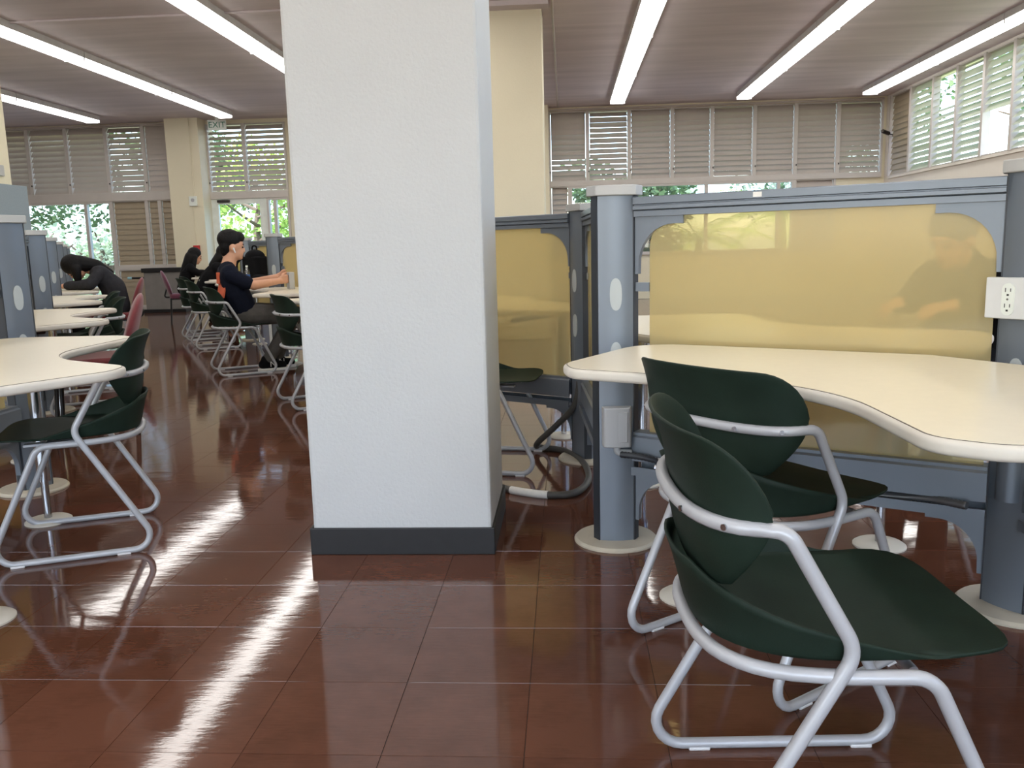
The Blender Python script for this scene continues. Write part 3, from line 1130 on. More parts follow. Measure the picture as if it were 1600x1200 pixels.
for k in range(3, -10, -1):
    pr_ = panel(P[k], P[k - 1], pan_lab[k], 'yellow acrylic partitions')
    if k == 2:
        MB().box(0.735, 0.762, 0.0298, 0.0306, 1.194, 1.209).build('sticker', 'paper_white', pr_)['label'] = 'small white sticker on the top rail'
DA = R(211.5)
place_desk(P[2], DA, 'near cream desk in the right foreground behind two green chairs')
place_desk(P[1], DA - PI, 'cream desk on the far side of the big yellow partition')
place_desk(P[-1], DA - PI - R(3), 'cream desk behind the partition right of the pillar')
for k, l in ((-2, 'cream desk just left of the white pillar'), (-4, 'cream desk the man is sitting at'), (-6, 'cream desk with the black backpack'), (-8, 'far cream desk behind the man'), (-10, 'farthest cream desk where the woman sits')):
    place_desk(P[k], DA - R(3), l, 1.02, 1.0)

# left-hand spine
Q = [Vector((-2.5, 2.37))]
pq = 1.31
for k in range(11):
    a = R(90) if k % 2 == 0 else R(150)
    Q.append(Q[-1] + pq * Vector((math.cos(a), math.sin(a))))
nth = ['nearest', 'second', 'third', 'fourth', 'fifth', 'sixth', 'seventh', 'eighth', 'ninth', 'tenth', 'eleventh', 'twelfth']
for k, q in enumerate(Q):
    place_post(q, R(150) if k % 2 else R(330), 'grey partition post of the left row, %s from the camera' % nth[k], 'partition posts of the left row')
for k in range(11):
    panel(Q[k], Q[k + 1], 'acrylic partition of the left row, %s from the camera' % nth[k], 'yellow acrylic partitions')
dl = ['nearest cream desk of the left row', 'second cream desk of the left row', 'third cream desk of the left row', 'cream desk under the hunched person', 'fifth cream desk of the left row', 'far end desk of the left row']
for k in range(5):
    place_desk(Q[2 * k], R(30), dl[k], 1.135, 1.0)


# ------------------------------------------------------------------ green chair
def make_chair():
    rt = empty('chair')
    r = 0.0115
    yv = 0.245
    # one continuous tube: back hoop, side bends, sled rails, seat hoop
    back = []
    for i in range(-10, 11):
        t = i / 10
        back.append((-0.280 + 0.115 * abs(t) ** 2.4, 0.236 * math.sin(t * PI / 2 * 0.98), 0.648))
    ring = []
    for i in range(-12, 13):
        t = i / 12
        ring.append((-0.250 + 0.19 * abs(t) ** 2.6, 0.236 * math.sin(t * PI / 2 * 0.98), 0.420))
    half = [(-0.045, yv, 0.462, 0.05), (-0.300, yv, r, 0.055), (0.262, yv, r, 0.055), (0.070, yv, 0.42, 0.05)]
    pts = [(p[0], p[1], p[2], 0) for p in back[1:-1]]
    pts += [(-0.150, yv, 0.648, 0.04)] + half + [(-0.05, 0.240, 0.42, 0.0)]
    pts += [(p[0], p[1], p[2], 0) for p in reversed(ring[1:-1])]
    mir = [(p[0], -p[1], p[2], p[3]) for p in half]
    pts += [(-0.05, -0.240, 0.42, 0)] + mir[::-1] + [(-0.150, -yv, 0.648, 0.04)]
    MB().tube(fillet(pts, True, 7), r, 12, True).build('frame', 'tube_grey', rt, 50)
    # seat cross brace
    MB().tube([(0.06, -0.20, 0.405), (0.06, 0.20, 0.405)], 0.009, 8).build('brace', 'tube_grey', rt, 50)
    MB().prism([(-0.03, -0.13), (0.13, -0.15), (0.13, -0.11), (-0.03, -0.09)], 0.404, 0.412).build('seat_bracket', 'tube_grey', rt)
    MB().prism([(-0.03, 0.09), (0.13, 0.11), (0.13, 0.15), (-0.03, 0.13)], 0.404, 0.412).build('seat_bracket', 'tube_grey', rt)
    for sx in (-0.17, 0.17):
        for sy in (-1, 1):
            MB().cbox((sx, sy * yv, 0.0035), (0.045, 0.022, 0.009)).build('glide', 'glide_white', rt, bevel=0.003)

    # back shell
    def half_w(z):
        if z >= 0.645:
            t = (z - 0.645) / 0.145
            return 0.262 - 0.006 * t
        t = (0.645 - z) / 0.13
        return 0.255 - 0.135 * t ** 1.5

    def bk(u, v):
        # u across -1..1, v bottom..top
        s = u * 2 - 1
        zb = 0.526 + 0.012 * s * s
        top = 0.781 - 0.008 * abs(s) ** 2 - 0.10 * max(0, (abs(s) - 0.5) / 0.5) ** 2.2
        z = zb + (top - zb) * v
        if z < 0.645:
            t = (0.645 - z) / 0.13
            wd = 0.232 - 0.095 * min(1.0, t) ** 1.6
        else:
            wd = 0.232 + 0.030 * ((z - 0.645) / 0.15)
        y = wd * math.sin(s * PI / 2 * 0.96)
        sn = abs(s) * (wd / 0.232)
        x = -0.264 + 0.095 * min(1.15, sn) ** 2.4
        fl_ = max(0, (z - 0.66) / 0.135)
        x -= 0.045 * fl_ ** 1.8 * (1 - 0.45 * abs(s))
        lo_ = max(0, (0.645 - z) / 0.13)
        x -= 0.008 * math.sin(PI * min(1, lo_ ** 0.7)) - 0.022 * lo_
        x -= 0.006 * min(1, max(0, (z - 0.652) / 0.012))
        return (x, y, z)
    bs = MB().grid(bk, 32, 18).build('back_shell', 'green_plastic', rt, 60)
    md = bs.modifiers.new('thick', 'SOLIDIFY')
    md.thickness = 0.006
    md.offset = 0
    md = bs.modifiers.new('round', 'BEVEL')
    md.width = 0.0022
    md.segments = 2
    md.angle_limit = R(50)

    # seat shell (polar grid)
    def outline(ph):
        # ph angle, 0 = front
        c, s_ = math.cos(ph), math.sin(ph)
        e_ = 5.5 if c > 0 else 2.5
        ax = 0.238 if c > 0 else 0.230
        ay = 0.222
        k = (abs(c / ax) ** e_ + abs(s_ / ay) ** e_) ** (-1 / e_)
        return k
    NPH = 64
    sv = MB()
    rings = []
    nr = 10
    for i in range(nr + 1):
        row = []
        for j in range(NPH):
            ph = 2 * PI * j / NPH
            k = outline(ph) * i / nr
            x = k * math.cos(ph)
            y = k * math.sin(ph)
            z = 0.434 - 0.010 * math.exp(-((x + 0.04) / 0.12) ** 2 - (y / 0.14) ** 2)
            if x > 0.12:
                z -= 0.9 * (x - 0.12) ** 2 - 0.012 * (x - 0.12) / 0.11
            z += 0.006 * (y / 0.22) ** 2
            row.append((x - 0.012, y, z))
        rings.append(row)
    # wall rising round the back
    for i in range(1, 8):
        row = []
        for j in range(NPH):
            ph = 2 * PI * j / NPH
            a = abs((ph + PI) % (2 * PI) - PI)
            hgt = 0.122 * max(0.0, min(1.0, (a - R(68)) / R(88))) ** 1.15
            k = outline(ph)
            t = i / 7
            out = 0.016 * math.sin(t * PI / 2) + 0.020 * t ** 3
            if hgt < 0.003:
                out = 0.0015 * t
            else:
                out *= min(1, hgt / 0.06)
            bx_, by_, bz = rings[nr][j]
            row.append((bx_ + math.cos(ph) * out, by_ + math.sin(ph) * out * 0.7, bz + hgt * t ** 1.3))
        rings.append(row)
    tot = len(rings)
    vs = [p for row in rings[1:] for p in row]
    vs.append((rings[0][0][0], 0, rings[0][0][2]))
    fs = []
    for i in range(tot - 2):
        for j in range(NPH):
            fs.append((i * NPH + j, i * NPH + (j + 1) % NPH, (i + 1) * NPH + (j + 1) % NPH, (i + 1) * NPH + j))
    cidx = len(vs) - 1
    for j in range(NPH):
        fs.append((cidx, j, (j + 1) % NPH))
    sv.add(vs, fs)
    ss = sv.build('seat_shell', 'green_plastic', rt, 60)
    md = ss.modifiers.new('thick', 'SOLIDIFY')
    md.thickness = 0.006
    md.offset = 0
    for sy in (-1, 1):
        for t in (0.35, 0.72):
            tt = sy * t
            x = -0.280 + 0.115 * t ** 2.4
            y = 0.236 * math.sin(tt * PI / 2 * 0.98)
            nx, ny = -math.cos(tt * 1.0), math.sin(tt * 1.0)
            MB().tube([(x + nx * 0.010, y + ny * 0.010, 0.648), (x + nx * 0.0135, y + ny * 0.0135, 0.648)], 0.005, 10).build('screw', 'chrome', rt)
    return rt


CHAIR = make_chair()
CH_USED = [False]


def place_chair(x, y, deg, label):
    o = CHAIR if not CH_USED[0] else copy_tree(CHAIR)
    CH_USED[0] = True
    o.location = (x, y, 0)
    o.rotation_euler = (0, 0, R(deg))
    return tag(o, label, 'chair', 'green shell chairs with grey sled frames')


place_chair(0.45, 1.433, 3, 'dark green plastic sled chair nearest the camera in the right foreground')
place_chair(0.52, 2.14, 37, 'dark green sled chair pushed up to the near desk, second chair')
place_chair(-1.86, 2.985, 203, 'dark green sled chair at the nearest left desk')
place_chair(-0.36, 4.10, -8, 'dark green chair half hidden by the pillar beside the loose hose')
place_chair(-1.75, 5.85, 30, 'green chair partly hidden at the left edge of the pillar')
place_chair(-2.93, 7.47, 30, 'green sled chair the man is sitting on')
place_chair(-4.05, 9.55, 30, 'empty green chair right behind the man')
place_chair(-4.62, 10.55, 30, 'second empty green chair behind the man')
place_chair(-4.97, 11.42, 30, 'far green chair under the half-hidden person')
place_chair(-3.38, 5.68, 212, 'green chair standing past the second left desk')
place_chair(-3.97, 6.70, 210, 'green chair tucked into the third left desk')
place_chair(1.68, 3.86, 211, 'green chair behind the big partition under the jacketed person')


# ------------------------------------------------------------------ upholstered chairs
def make_soft(fabric):
    rt = empty('upholstered_chair')
    b = MB()

    def bkf(u, v):
        a = 2 * PI * u
        th = PI * (v - 0.5)
        cx_, sy_ = math.cos(a), math.sin(a)
        x = 0.035 * math.sin(th)
        rr = math.cos(th) ** 0.55 if abs(th) < PI / 2 - 1e-6 else 0
        y = 0.235 * rr * math.copysign(abs(cx_) ** 0.8, cx_)
        z = 0.22 * rr * math.copysign(abs(sy_) ** 0.85, sy_)
        y *= 1 - 0.12 * (z / 0.22)
        return (-0.25 + x - 0.28 * z + 0.35 * y * y * 4 * 0.3, y, 0.63 + z * 0.95)
    b.grid(bkf, 28, 12)
    b.build('backrest', fabric, rt, 60)
    s = MB().prism(round_poly([(-0.22, -0.22, 0.09), (0.23, -0.24, 0.08), (0.23, 0.24, 0.08), (-0.22, 0.22, 0.09)]), 0.40, 0.475)
    s.build('seat', fabric, rt, 50, bevel=0.02)
    for sx in (-1, 1):
        for sy in (-1, 1):
            MB().tube([(0.19 * sx - 0.01, 0.2 * sy, 0.41), (0.215 * sx - 0.01, 0.225 * sy, 0.0)], 0.0125, 10).build('leg', 'black_metal', rt, 50)
    MB().tube(fillet([(-0.2, 0.05, 0.42, 0), (-0.30, 0.05, 0.42, 0.03), (-0.24, 0.05, 0.6, 0)]), 0.011, 8).build('back_support', 'black_metal', rt, 50)
    MB().tube(fillet([(-0.2, -0.05, 0.42, 0), (-0.30, -0.05, 0.42, 0.03), (-0.24, -0.05, 0.6, 0)]), 0.011, 8).build('back_support', 'black_metal', rt, 50)
    MB().box(-0.2, 0.2, -0.2, 0.2, 0.385, 0.402).build('seat_pan', 'black_metal', rt)
    return rt


mc = make_soft('maroon_fabric')
mc.location = (-2.89, 4.93, 0)
mc.rotation_euler = (0, 0, R(208))
tag(mc, 'maroon upholstered chair standing nearest at the second left desk', 'chair', 'upholstered chairs')
m2 = copy_tree(mc)
m2.location = (-4.90, 8.90, 0)
m2.rotation_euler = (0, 0, R(205))
tag(m2, 'maroon upholstered chair under the hunched person', 'chair', 'upholstered chairs')
pc = make_soft('plum_fabric')
pc.location = (-6.00, 13.03, 0)
pc.rotation_euler = (0, 0, R(25))
tag(pc, 'plum upholstered chair with black legs under the woman in black', 'chair', 'upholstered chairs')

# ------------------------------------------------------------------ fittings on the posts
def post_face(p, ang, dist):
    """matrix on a post's wide face: local x out of the face, y along it, z up"""
    return Matrix.Translation((p.x, p.y, 0)) @ Matrix.Rotation(ang, 4, 'Z') @ Matrix.Translation((dist, 0, 0))


FACE = (HEXA + 2 * HEXB) / (2 * math.sqrt(3)) + 0.009
bx = empty('junction_box')
bx.matrix_world = post_face(P[1], R(271.5), FACE)
tag(bx, 'grey electrical junction box on the near left partition post', 'junction box')
MB().prism(round_poly([(0, -0.052, 0.003), (0.040, -0.046, 0.012), (0.046, 0.0, 0.0), (0.040, 0.046, 0.012), (0, 0.052, 0.003)]), 0.366, 0.506).build('housing', 'box_grey', bx, 40, bevel=0.003)
MB().box(0.03, 0.0485, 0.0, 0.034, 0.385, 0.492).build('cover', 'box_grey', bx, bevel=0.002)
MB().tube(fillet([(0.02, 0.0, 0.366, 0), (0.02, 0.0, 0.345, 0.015), (0.02, 0.05, 0.342, 0)]), 0.013, 10).build('elbow', 'box_grey', bx, 50)


def flex(name, path, r, label, mt='flex_metal', ribs=True):
    pts = [Vector(p) for p in path]
    # resample
    out = []
    tot = sum((pts[i + 1] - pts[i]).length for i in range(len(pts) - 1))
    n = int(tot / 0.006)
    for k in range(n + 1):
        d__ = tot * k / n
        i = 0
        while i < len(pts) - 2 and d__ > (pts[i + 1] - pts[i]).length:
            d__ -= (pts[i + 1] - pts[i]).length
            i += 1
        out.append(pts[i].lerp(pts[i + 1], min(1, d__ / (pts[i + 1] - pts[i]).length)))
    rr = [r * (1 + (0.10 if k % 2 else -0.08)) for k in range(len(out))] if ribs else r
    o = MB().tube(out, rr, 10).build(name, mt, None, 60)
    return tag(o, label, 'cable')


def smooth_path(pts, n=10):
    P_ = [Vector(p) for p in pts]
    out = []
    for i in range(len(P_) - 1):
        p0, p1, p2, p3 = P_[max(i - 1, 0)], P_[i], P_[i + 1], P_[min(i + 2, len(P_) - 1)]
        for k in range(n):
            t = k / n
            out.append(0.5 * ((2 * p1) + (-p0 + p2) * t + (2 * p0 - 5 * p1 + 4 * p2 - p3) * t * t + (-p0 + 3 * p1 - 3 * p2 + p3) * t ** 3))
    out.append(P_[-1])
    return out


d12 = (P[2] - P[1]).normalized()
n12 = Vector((d12.y, -d12.x))          # toward the camera side


def on12(u, v, z):
    q = P[1] + d12 * u + n12 * v
    return (q.x, q.y, z)


flex('flexible_conduit', smooth_path([on12(0.06, 0.085, 0.342), on12(0.14, 0.075, 0.338), on12(0.24, 0.03, 0.31), on12(0.36, 0.0, 0.298)]), 0.011, 'black ribbed conduit leaving the junction box on the near post', 'slot_dark')
flex('flexible_conduit', smooth_path([on12(0.72, 0.0, 0.284), on12(0.9, 0.012, 0.29), on12(1.02, 0.03, 0.302), on12(1.12, 0.07, 0.305)]), 0.012, 'silver ribbed conduit running to the right edge post')
tb = MB().tube([on12(0.08, 0.055, 0.335), on12(0.42, 0.055, 0.318)], 0.008, 8)
tag(tb.build('steel_tube', 'alu_light', None, 40), 'thin grey conduit tube under the left end of the near desk', 'conduit')
pp = MB()
q0, q1 = Vector(on12(0.72, 0.0, 0.272)), Vector(on12(0.98, 0.0, 0.272))
dd = (q1 - q0)
nn = Vector((n12.x, n12.y, 0)) * 0.036
pp.add([q0 - nn, q0 + nn, q1 + nn, q1 - nn] + [v + Vector((0, 0, 0.004)) for v in (q0 - nn, q0 + nn, q1 + nn, q1 - nn)], [(3, 2, 1, 0), (4, 5, 6, 7), (0, 1, 5, 4), (1, 2, 6, 5), (2, 3, 7, 6), (3, 0, 4, 7)])
tag(pp.build('paper_sheet', 'paper_white'), 'white printed paper lying in the cable tray of the near partition', 'paper')
# lower half-round service cover on the right post
sc_ = MB().tube([(0, 0, 0.33), (0, 0, 0.70)], 0.035, 20)
o = sc_.build('service_cover', 'alu_blue', None, 40)
o.matrix_world = post_face(P[2], R(211.5), FACE - 0.012)
tag(o, 'rounded metal cable cover on the right edge post below the desk', 'cable cover')
# outlet plate
op = empty('outlet_plate')
op.matrix_world = post_face(P[2], R(211.5), FACE)
tag(op, 'white electrical outlet plate on the right edge post', 'outlet')
MB().box(0, 0.022, -0.085, 0.075, 0.835, 0.946).build('plate', 'plate_white', op, bevel=0.003)
pts = round_poly([(-0.017, -0.043, 0.017), (0.017, -0.043, 0.017), (0.017, 0.043, 0.017), (-0.017, 0.043, 0.017)])
mo = Matrix(((0, 0, 1, 0.021), (1, 0, 0, -0.02), (0, 1, 0, 0.888), (0, 0, 0, 1)))
rc = MB().prism(pts, 0, 0.0045, mo).build('receptacle', 'exit_white', op, 40)
for dz in (0.021, -0.021):
    for dy, hh in ((-0.007, 0.011), (0.007, 0.009)):
        MB().cbox((0.0255, -0.02 + dy, 0.888 + dz + 0.004), (0.001, 0.0022, hh)).build('slot', 'hole_dark', rc)
    MB().cbox((0.0255, -0.02, 0.888 + dz - 0.009), (0.001, 0.006, 0.005)).build('slot', 'hole_dark', rc)
MB().tube([(0.025, -0.02, 0.888), (0.0265, -0.02, 0.888)], 0.003, 8).build('screw', 'chrome', rc)

# loose hose on the floor
hp_ = smooth_path([(-0.32, 3.62, 0.016), (-0.24, 3.545, 0.016), (-0.09, 3.475, 0.016), (0.03, 3.51, 0.016), (0.09, 3.72, 0.016), (0.07, 4.02, 0.016), (-0.02, 4.26, 0.016), (-0.14, 4.33, 0.018), (-0.16, 4.28, 0.05), (-0.06, 4.2, 0.16), (0.03, 4.14, 0.27), (0.06, 4.13, 0.40), (0.055, 4.15, 0.52)], 10)
ho = empty('floor_hose')
tag(ho, 'grey flexible hose looped on the floor beside the pillar', 'hose')
MB().tube(hp_, 0.0155, 10).build('hose', 'hose_grey', ho, 60)
MB().tube([p + Vector((0, 0, 0.0)) for p in hp_[9:21]], 0.0172, 12).build('label_sleeve', 'paper_white', ho, 60)['label'] = 'white printed label wrapped round the hose'
MB().tube([(0.055, 4.15, 0.50), (0.055, 4.15, 0.60)], 0.02, 12).build('connector', 'box_grey', ho, 50)

# ------------------------------------------------------------------ wall fittings
ex = empty('exit_sign', (-6.55, 16.22, 3.39), R(8), 'white hanging exit sign with green letters above the exit door', 'exit sign')
MB().box(-0.17, 0.17, -0.02, 0.02, 0.0, 0.19).build('sign_box', 'exit_white', ex, bevel=0.006)
text_mesh('EXIT', 0.155, 'lettering', 'exit_green', ex, Matrix.Translation((0, -0.0215, 0.092)) @ Matrix.Rotation(PI / 2, 4, 'X'))
MB().box(-0.03, 0.03, -0.015, 0.015, 0.19, 0.26).build('mount', 'exit_white', ex)
th = empty('thermostat', (-7.16, 16.3, 2.0), 0, 'small white wall unit on the cream pier', 'wall unit')
MB().box(-0.075, 0.075, -0.05, 0, 0, 0.185).build('case', 'exit_white', th, bevel=0.008)
MB().tube([(0, -0.05, 0.11), (0, -0.055, 0.11)], 0.035, 18).build('dial', 'box_grey', th, 40)
tag(MB().tube([(-7.14, 16.29, 2.18), (-7.14, 16.29, 3.64)], 0.009, 8).build('conduit', 'cream_paint', None, 40), 'thin cream conduit rising up the pier', 'conduit')
al = empty('fire_alarm', (-7.17, 16.3, 1.11), 0, 'red fire alarm pull station on the cream pier', 'fire alarm')
MB().box(-0.06, 0.06, -0.05, 0, 0, 0.14).build('case', 'alarm_red', al, bevel=0.006)
MB().add([(-0.025, -0.055, 0.08), (0.025, -0.055, 0.08), (0.0, -0.055, 0.035), (-0.025, -0.049, 0.08), (0.025, -0.049, 0.08), (0.0, -0.049, 0.035)], [(0, 1, 2), (5, 4, 3), (0, 3, 4, 1), (1, 4, 5, 2), (2, 5, 3, 0)]).build('pull_handle', 'exit_white', al)
tag(MB().tube([(-7.17, 16.29, 1.25), (-7.17, 16.29, 2.0)], 0.007, 8).build('conduit', 'cream_paint', None, 40), 'thin cream conduit above the fire alarm', 'conduit')
sc2 = empty('security_camera', (5.98, 16.3, 2.9), 0, 'small dark security camera in the far right corner', 'camera')
MB().tube([(0.0, 0, 0), (-0.1, -0.03, 0.02)], 0.012, 8).build('bracket', 'latch_dark', sc2, 40)
MB().tube([(-0.08, -0.02, 0.025), (-0.22, -0.1, 0.06)], 0.035, 12).build('body', 'latch_dark', sc2, 40)
MB().tube([(-0.21, -0.095, 0.058), (-0.235, -0.108, 0.064)], 0.026, 12).build('lens', 'chrome', sc2, 40)
struct(MB().box(-8.1, -7.2, 10.5, 11.2, 0, 2.03).build('wall_cladding', 'board_bluegrey', bevel=0.006), 'blue grey cladding round the lower part of the left column')
tag(MB().box(-7.37, -7.34, 10.7, 10.98, 2.15, 2.29).build('wall_plate', 'cap_grey', bevel=0.006), 'small grey box on the cream column at the left edge', 'box')
cb = empty('cabinet', (-7.62, 15.9, 0), R(4), 'grey low cabinet with black top beside the woman in black', 'cabinet')
MB().box(-0.36, 0.36, -0.24, 0.24, 0.06, 0.76).build('body', 'cabinet_grey', cb, bevel=0.006)
MB().box(-0.39, 0.39, -0.27, 0.27, 0.76, 0.84).build('top', 'black_metal', cb, bevel=0.006)
MB().box(-0.40, 0.40, -0.28, 0.28, 0.0, 0.06).build('plinth', 'black_metal', cb, bevel=0.006)
hd = MB().tube([(-0.39, -0.15, 0.66), (-0.62, -0.15, 0.66)], 0.02, 8).build('push_handle', 'black_metal', cb, 40)
MB().tube([(-0.62, -0.15, 0.66), (-0.70, -0.15, 0.66)], 0.024, 8).build('grip', 'cuff_blue', hd, 40)


# ------------------------------------------------------------------ people
def blob(name, prims, mt, parent, vox=0.010, smooth=6):
    b = MB()
    for p in prims:
        if p[0] == 'c':
            b.cap(*p[1:])
        elif p[0] == 'e':
            b.ell(*p[1:])
        elif p[0] == 's':               # symmetric capsule pair
            a_, b_, ra, rb = p[1:]
            b.cap(a_, b_, ra, rb)
            b.cap((a_[0], -a_[1], a_[2]), (b_[0], -b_[1], b_[2]), ra, rb)
    o = b.build(name, mt, parent, 80)
    md = o.modifiers.new('merge', 'REMESH')
    md.mode = 'VOXEL'
    md.voxel_size = vox
    md.use_smooth_shade = True
    md = o.modifiers.new('relax', 'SMOOTH')
    md.iterations = smooth
    md.factor = 0.5
    return o


def hand(c, fwd, side, up, s=1.0, curl=0.5):
    """prims of a hand: palm, four fingers, thumb. c wrist, fwd finger direction"""
    c, f, sd_, u = Vector(c), Vector(fwd).normalized(), Vector(side).normalized(), Vector(up).normalized()
    L = []
    for k in range(4):
        off = (k - 1.5) * 0.019 * s
        a = c + f * 0.01 + sd_ * off * 0.7
        k1 = c + f * 0.085 * s + sd_ * off
        L.append(('c', a, k1, 0.016 * s, 0.0125 * s))
        ln = (0.032, 0.038, 0.036, 0.028)[k] * s
        k2 = k1 + (f * math.cos(curl) - u * math.sin(curl)) * ln
        k3 = k2 + (f * math.cos(curl * 2) - u * math.sin(curl * 2)) * ln * 0.8
        L.append(('c', k1, k2, 0.0105 * s, 0.009 * s))
        L.append(('c', k2, k3, 0.009 * s, 0.0075 * s))
    t0 = c + f * 0.03 * s + sd_ * 0.03 * s
    t1 = t0 + (f * 0.6 + sd_ * 0.7 - u * 0.2) * 0.035 * s
    t2 = t1 + (f * 0.95 + sd_ * 0.1 - u * 0.2) * 0.032 * s
    L += [('c', t0, t1, 0.014 * s, 0.011 * s), ('c', t1, t2, 0.0105 * s, 0.008 * s)]
    return L


def head(c, tilt=0.0, s=1.0):
    """prims of a head with face, looking +x; c = centre of skull"""
    m = Matrix.Translation(c) @ Matrix.Rotation(tilt, 4, 'Y') @ Matrix.Scale(s, 4)
    L = [('e', (-0.012, 0, 0.015), (0.094, 0.074, 0.100), 16, 12, m), ('e', (0.028, 0, -0.055), (0.062, 0.055, 0.066), 14, 10, m),
         ('e', (0.062, 0, -0.092), (0.026, 0.030, 0.022), 10, 8, m), ('e', (0.082, 0, -0.020), (0.020, 0.012, 0.026), 10, 8, m), ('e', (0.092, 0, -0.034), (0.014, 0.014, 0.011), 10, 8, m),
         ('e', (0.060, 0, 0.022), (0.026, 0.050, 0.014), 10, 8, m), ('e', (0.076, 0, -0.068), (0.014, 0.024, 0.010), 10, 8, m),
         ('e', (-0.015, 0.076, -0.018), (0.022, 0.010, 0.032), 10, 8, m), ('e', (-0.015, -0.076, -0.018), (0.022, 0.010, 0.032), 10, 8, m)]
    return L, m


def face_bits(m, parent):
    for sy in (-1, 1):
        MB().ell((0.076, 0.030 * sy, -0.004), (0.008, 0.013, 0.007), 10, 8, m).build('eye', 'hair_black', parent, 60)
        MB().cap(m @ Vector((0.084, 0.014 * sy, 0.022)), m @ Vector((0.070, 0.046 * sy, 0.022)), 0.0045, 0.003, 8).build('eyebrow', 'hair_black', parent, 60)
    MB().cap(m @ Vector((0.088, -0.016, -0.072)), m @ Vector((0.088, 0.016, -0.072)), 0.004, 0.004, 8).build('mouth', 'maroon_fabric', parent, 60)


# --- the man at the desk
mn = empty('person', (-2.91, 7.5, 0), R(30), 'man in navy t-shirt and grey trousers sitting sideways at a desk, holding a device', 'person')
hl, hm = head((-0.055, 0, 1.135), R(8), 1.04)
body = [('s', (0.0, 0.08, 0.54), (-0.07, 0.09, 0.72), 0.095, 0.10), ('s', (-0.07, 0.09, 0.72), (-0.115, 0.10, 0.86), 0.10, 0.075),
        ('c', (-0.118, -0.15, 0.900), (-0.118, 0.15, 0.900), 0.060, 0.060), ('c', (-0.118, 0, 0.92), (-0.085, 0, 1.05), 0.068, 0.058)]
armR = [('c', (-0.115, -0.185, 0.875), (0.06, -0.235, 0.785), 0.050, 0.041), ('c', (0.06, -0.235, 0.785), (0.31, -0.105, 0.812), 0.043, 0.028)]
armL = [('c', (-0.115, 0.185, 0.875), (0.07, 0.23, 0.785), 0.050, 0.041), ('c', (0.07, 0.23, 0.785), (0.33, 0.075, 0.845), 0.041, 0.027)]
legR = [('c', (0.0, -0.095, 0.525), (0.43, -0.125, 0.505), 0.092, 0.066), ('c', (0.43, -0.125, 0.505), (0.17, -0.10, 0.115), 0.062, 0.042)]
legL = [('c', (0.0, 0.095, 0.525), (0.44, 0.115, 0.505), 0.092, 0.066), ('c', (0.44, 0.115, 0.505), (0.28, 0.06, 0.115), 0.062, 0.042)]
hands = hand((0.31, -0.105, 0.815), (0.75, 0.35, 0.1), (0, 0.2, 1), (0.3, -1, 0), 1.0, 0.7) + hand((0.33, 0.075, 0.845), (0.8, -0.35, 0.05), (0, -0.2, 1), (0.3, 1, 0), 1.0, 0.7)
blob('body', hl + body + armR + armL + legR + legL + hands, 'skin', mn, 0.0075, 4)
face_bits(hm, mn)


def grow(pr, d__):
    out = []
    for p in pr:
        if p[0] in 'cs':
            out.append((p[0], p[1], p[2], p[3] + d__, p[4] + d__))
    return out


slR = [('c', (-0.115, -0.185, 0.875), (0.005, -0.222, 0.81), 0.066, 0.062)]
slL = [('c', (-0.115, 0.185, 0.875), (0.01, 0.22, 0.81), 0.066, 0.062)]
sh = grow(body[:3], 0.016) + slR + slL + [('c', (-0.118, 0, 0.93), (-0.112, 0, 0.945), 0.076, 0.070), ('s', (-0.118, 0.03, 0.945), (-0.118, 0.13, 0.915), 0.062, 0.062)]
so = blob('t_shirt', sh, 'navy_cloth', mn, 0.009, 5)
pr1 = MB().cbox((0, 0, 0), (0.012, 0.12, 0.13)).build('print', 'orange_print', so, bevel=0.004)
pr1.matrix_local = Matrix.Translation((-0.196, -0.10, 0.745)) @ Matrix.Rotation(R(22), 4, 'Z') @ Matrix.Rotation(R(14), 4, 'Y')
pr1['label'] = 'orange print on the back of the shirt'
pr2 = MB().cbox((0, 0, 0), (0.012, 0.05, 0.10)).build('print', 'orange_print', so, bevel=0.004)
pr2.matrix_local = Matrix.Translation((-0.212, -0.07, 0.855)) @ Matrix.Rotation(R(20), 4, 'Z') @ Matrix.Rotation(R(2), 4, 'Y')
blob('trousers', grow(legR, 0.014) + grow(legL, 0.014) + [('c', (0.0, -0.06, 0.535), (0.0, 0.06, 0.535), 0.115, 0.115)], 'grey_cloth', mn, 0.010, 5)
hair = [('e', (-0.034, 0, 0.050), (0.104, 0.090, 0.090), 16, 12, hm), ('e', (-0.062, 0, -0.004), (0.056, 0.077, 0.086), 14, 10, hm), ('e', (-0.07, 0, -0.05), (0.036, 0.06, 0.05), 12, 8, hm), ('e', (0.036, 0, 0.078), (0.056, 0.072, 0.050), 12, 8, hm)]
blob('hair', hair, 'hair_black', mn, 0.007, 3)
MB().cap(hm @ Vector((-0.006, -0.084, -0.025)), hm @ Vector((0.008, -0.086, -0.055)), 0.0075, 0.005, 8).build('earbud', 'glide_white', mn, 60)
for (ax, ay, nm_) in ((0.17, -0.10, 'R'), (0.28, 0.06, 'L')):
    shp = [('c', (ax - 0.055, ay, 0.062), (ax + 0.12, ay, 0.048), 0.043, 0.036), ('c', (ax - 0.03, ay, 0.10), (ax + 0.03, ay, 0.075), 0.045, 0.04)]
    s_ = blob('shoe', shp, 'black_cloth', mn, 0.007, 3)
    MB().prism(round_poly([(ax - 0.105, ay - 0.038, 0.035), (ax + 0.165, ay - 0.042, 0.04), (ax + 0.165, ay + 0.042, 0.04), (ax - 0.105, ay + 0.038, 0.035)]), 0.0, 0.026).build('sole', 'sole_white', s_, 40, bevel=0.005)
    text_mesh('N', 0.075, 'lettering', 'sole_white', s_, Matrix.Translation((ax + 0.025, ay - 0.044, 0.063)) @ Matrix.Rotation(PI / 2, 4, 'X'))
mR = mn.matrix_world
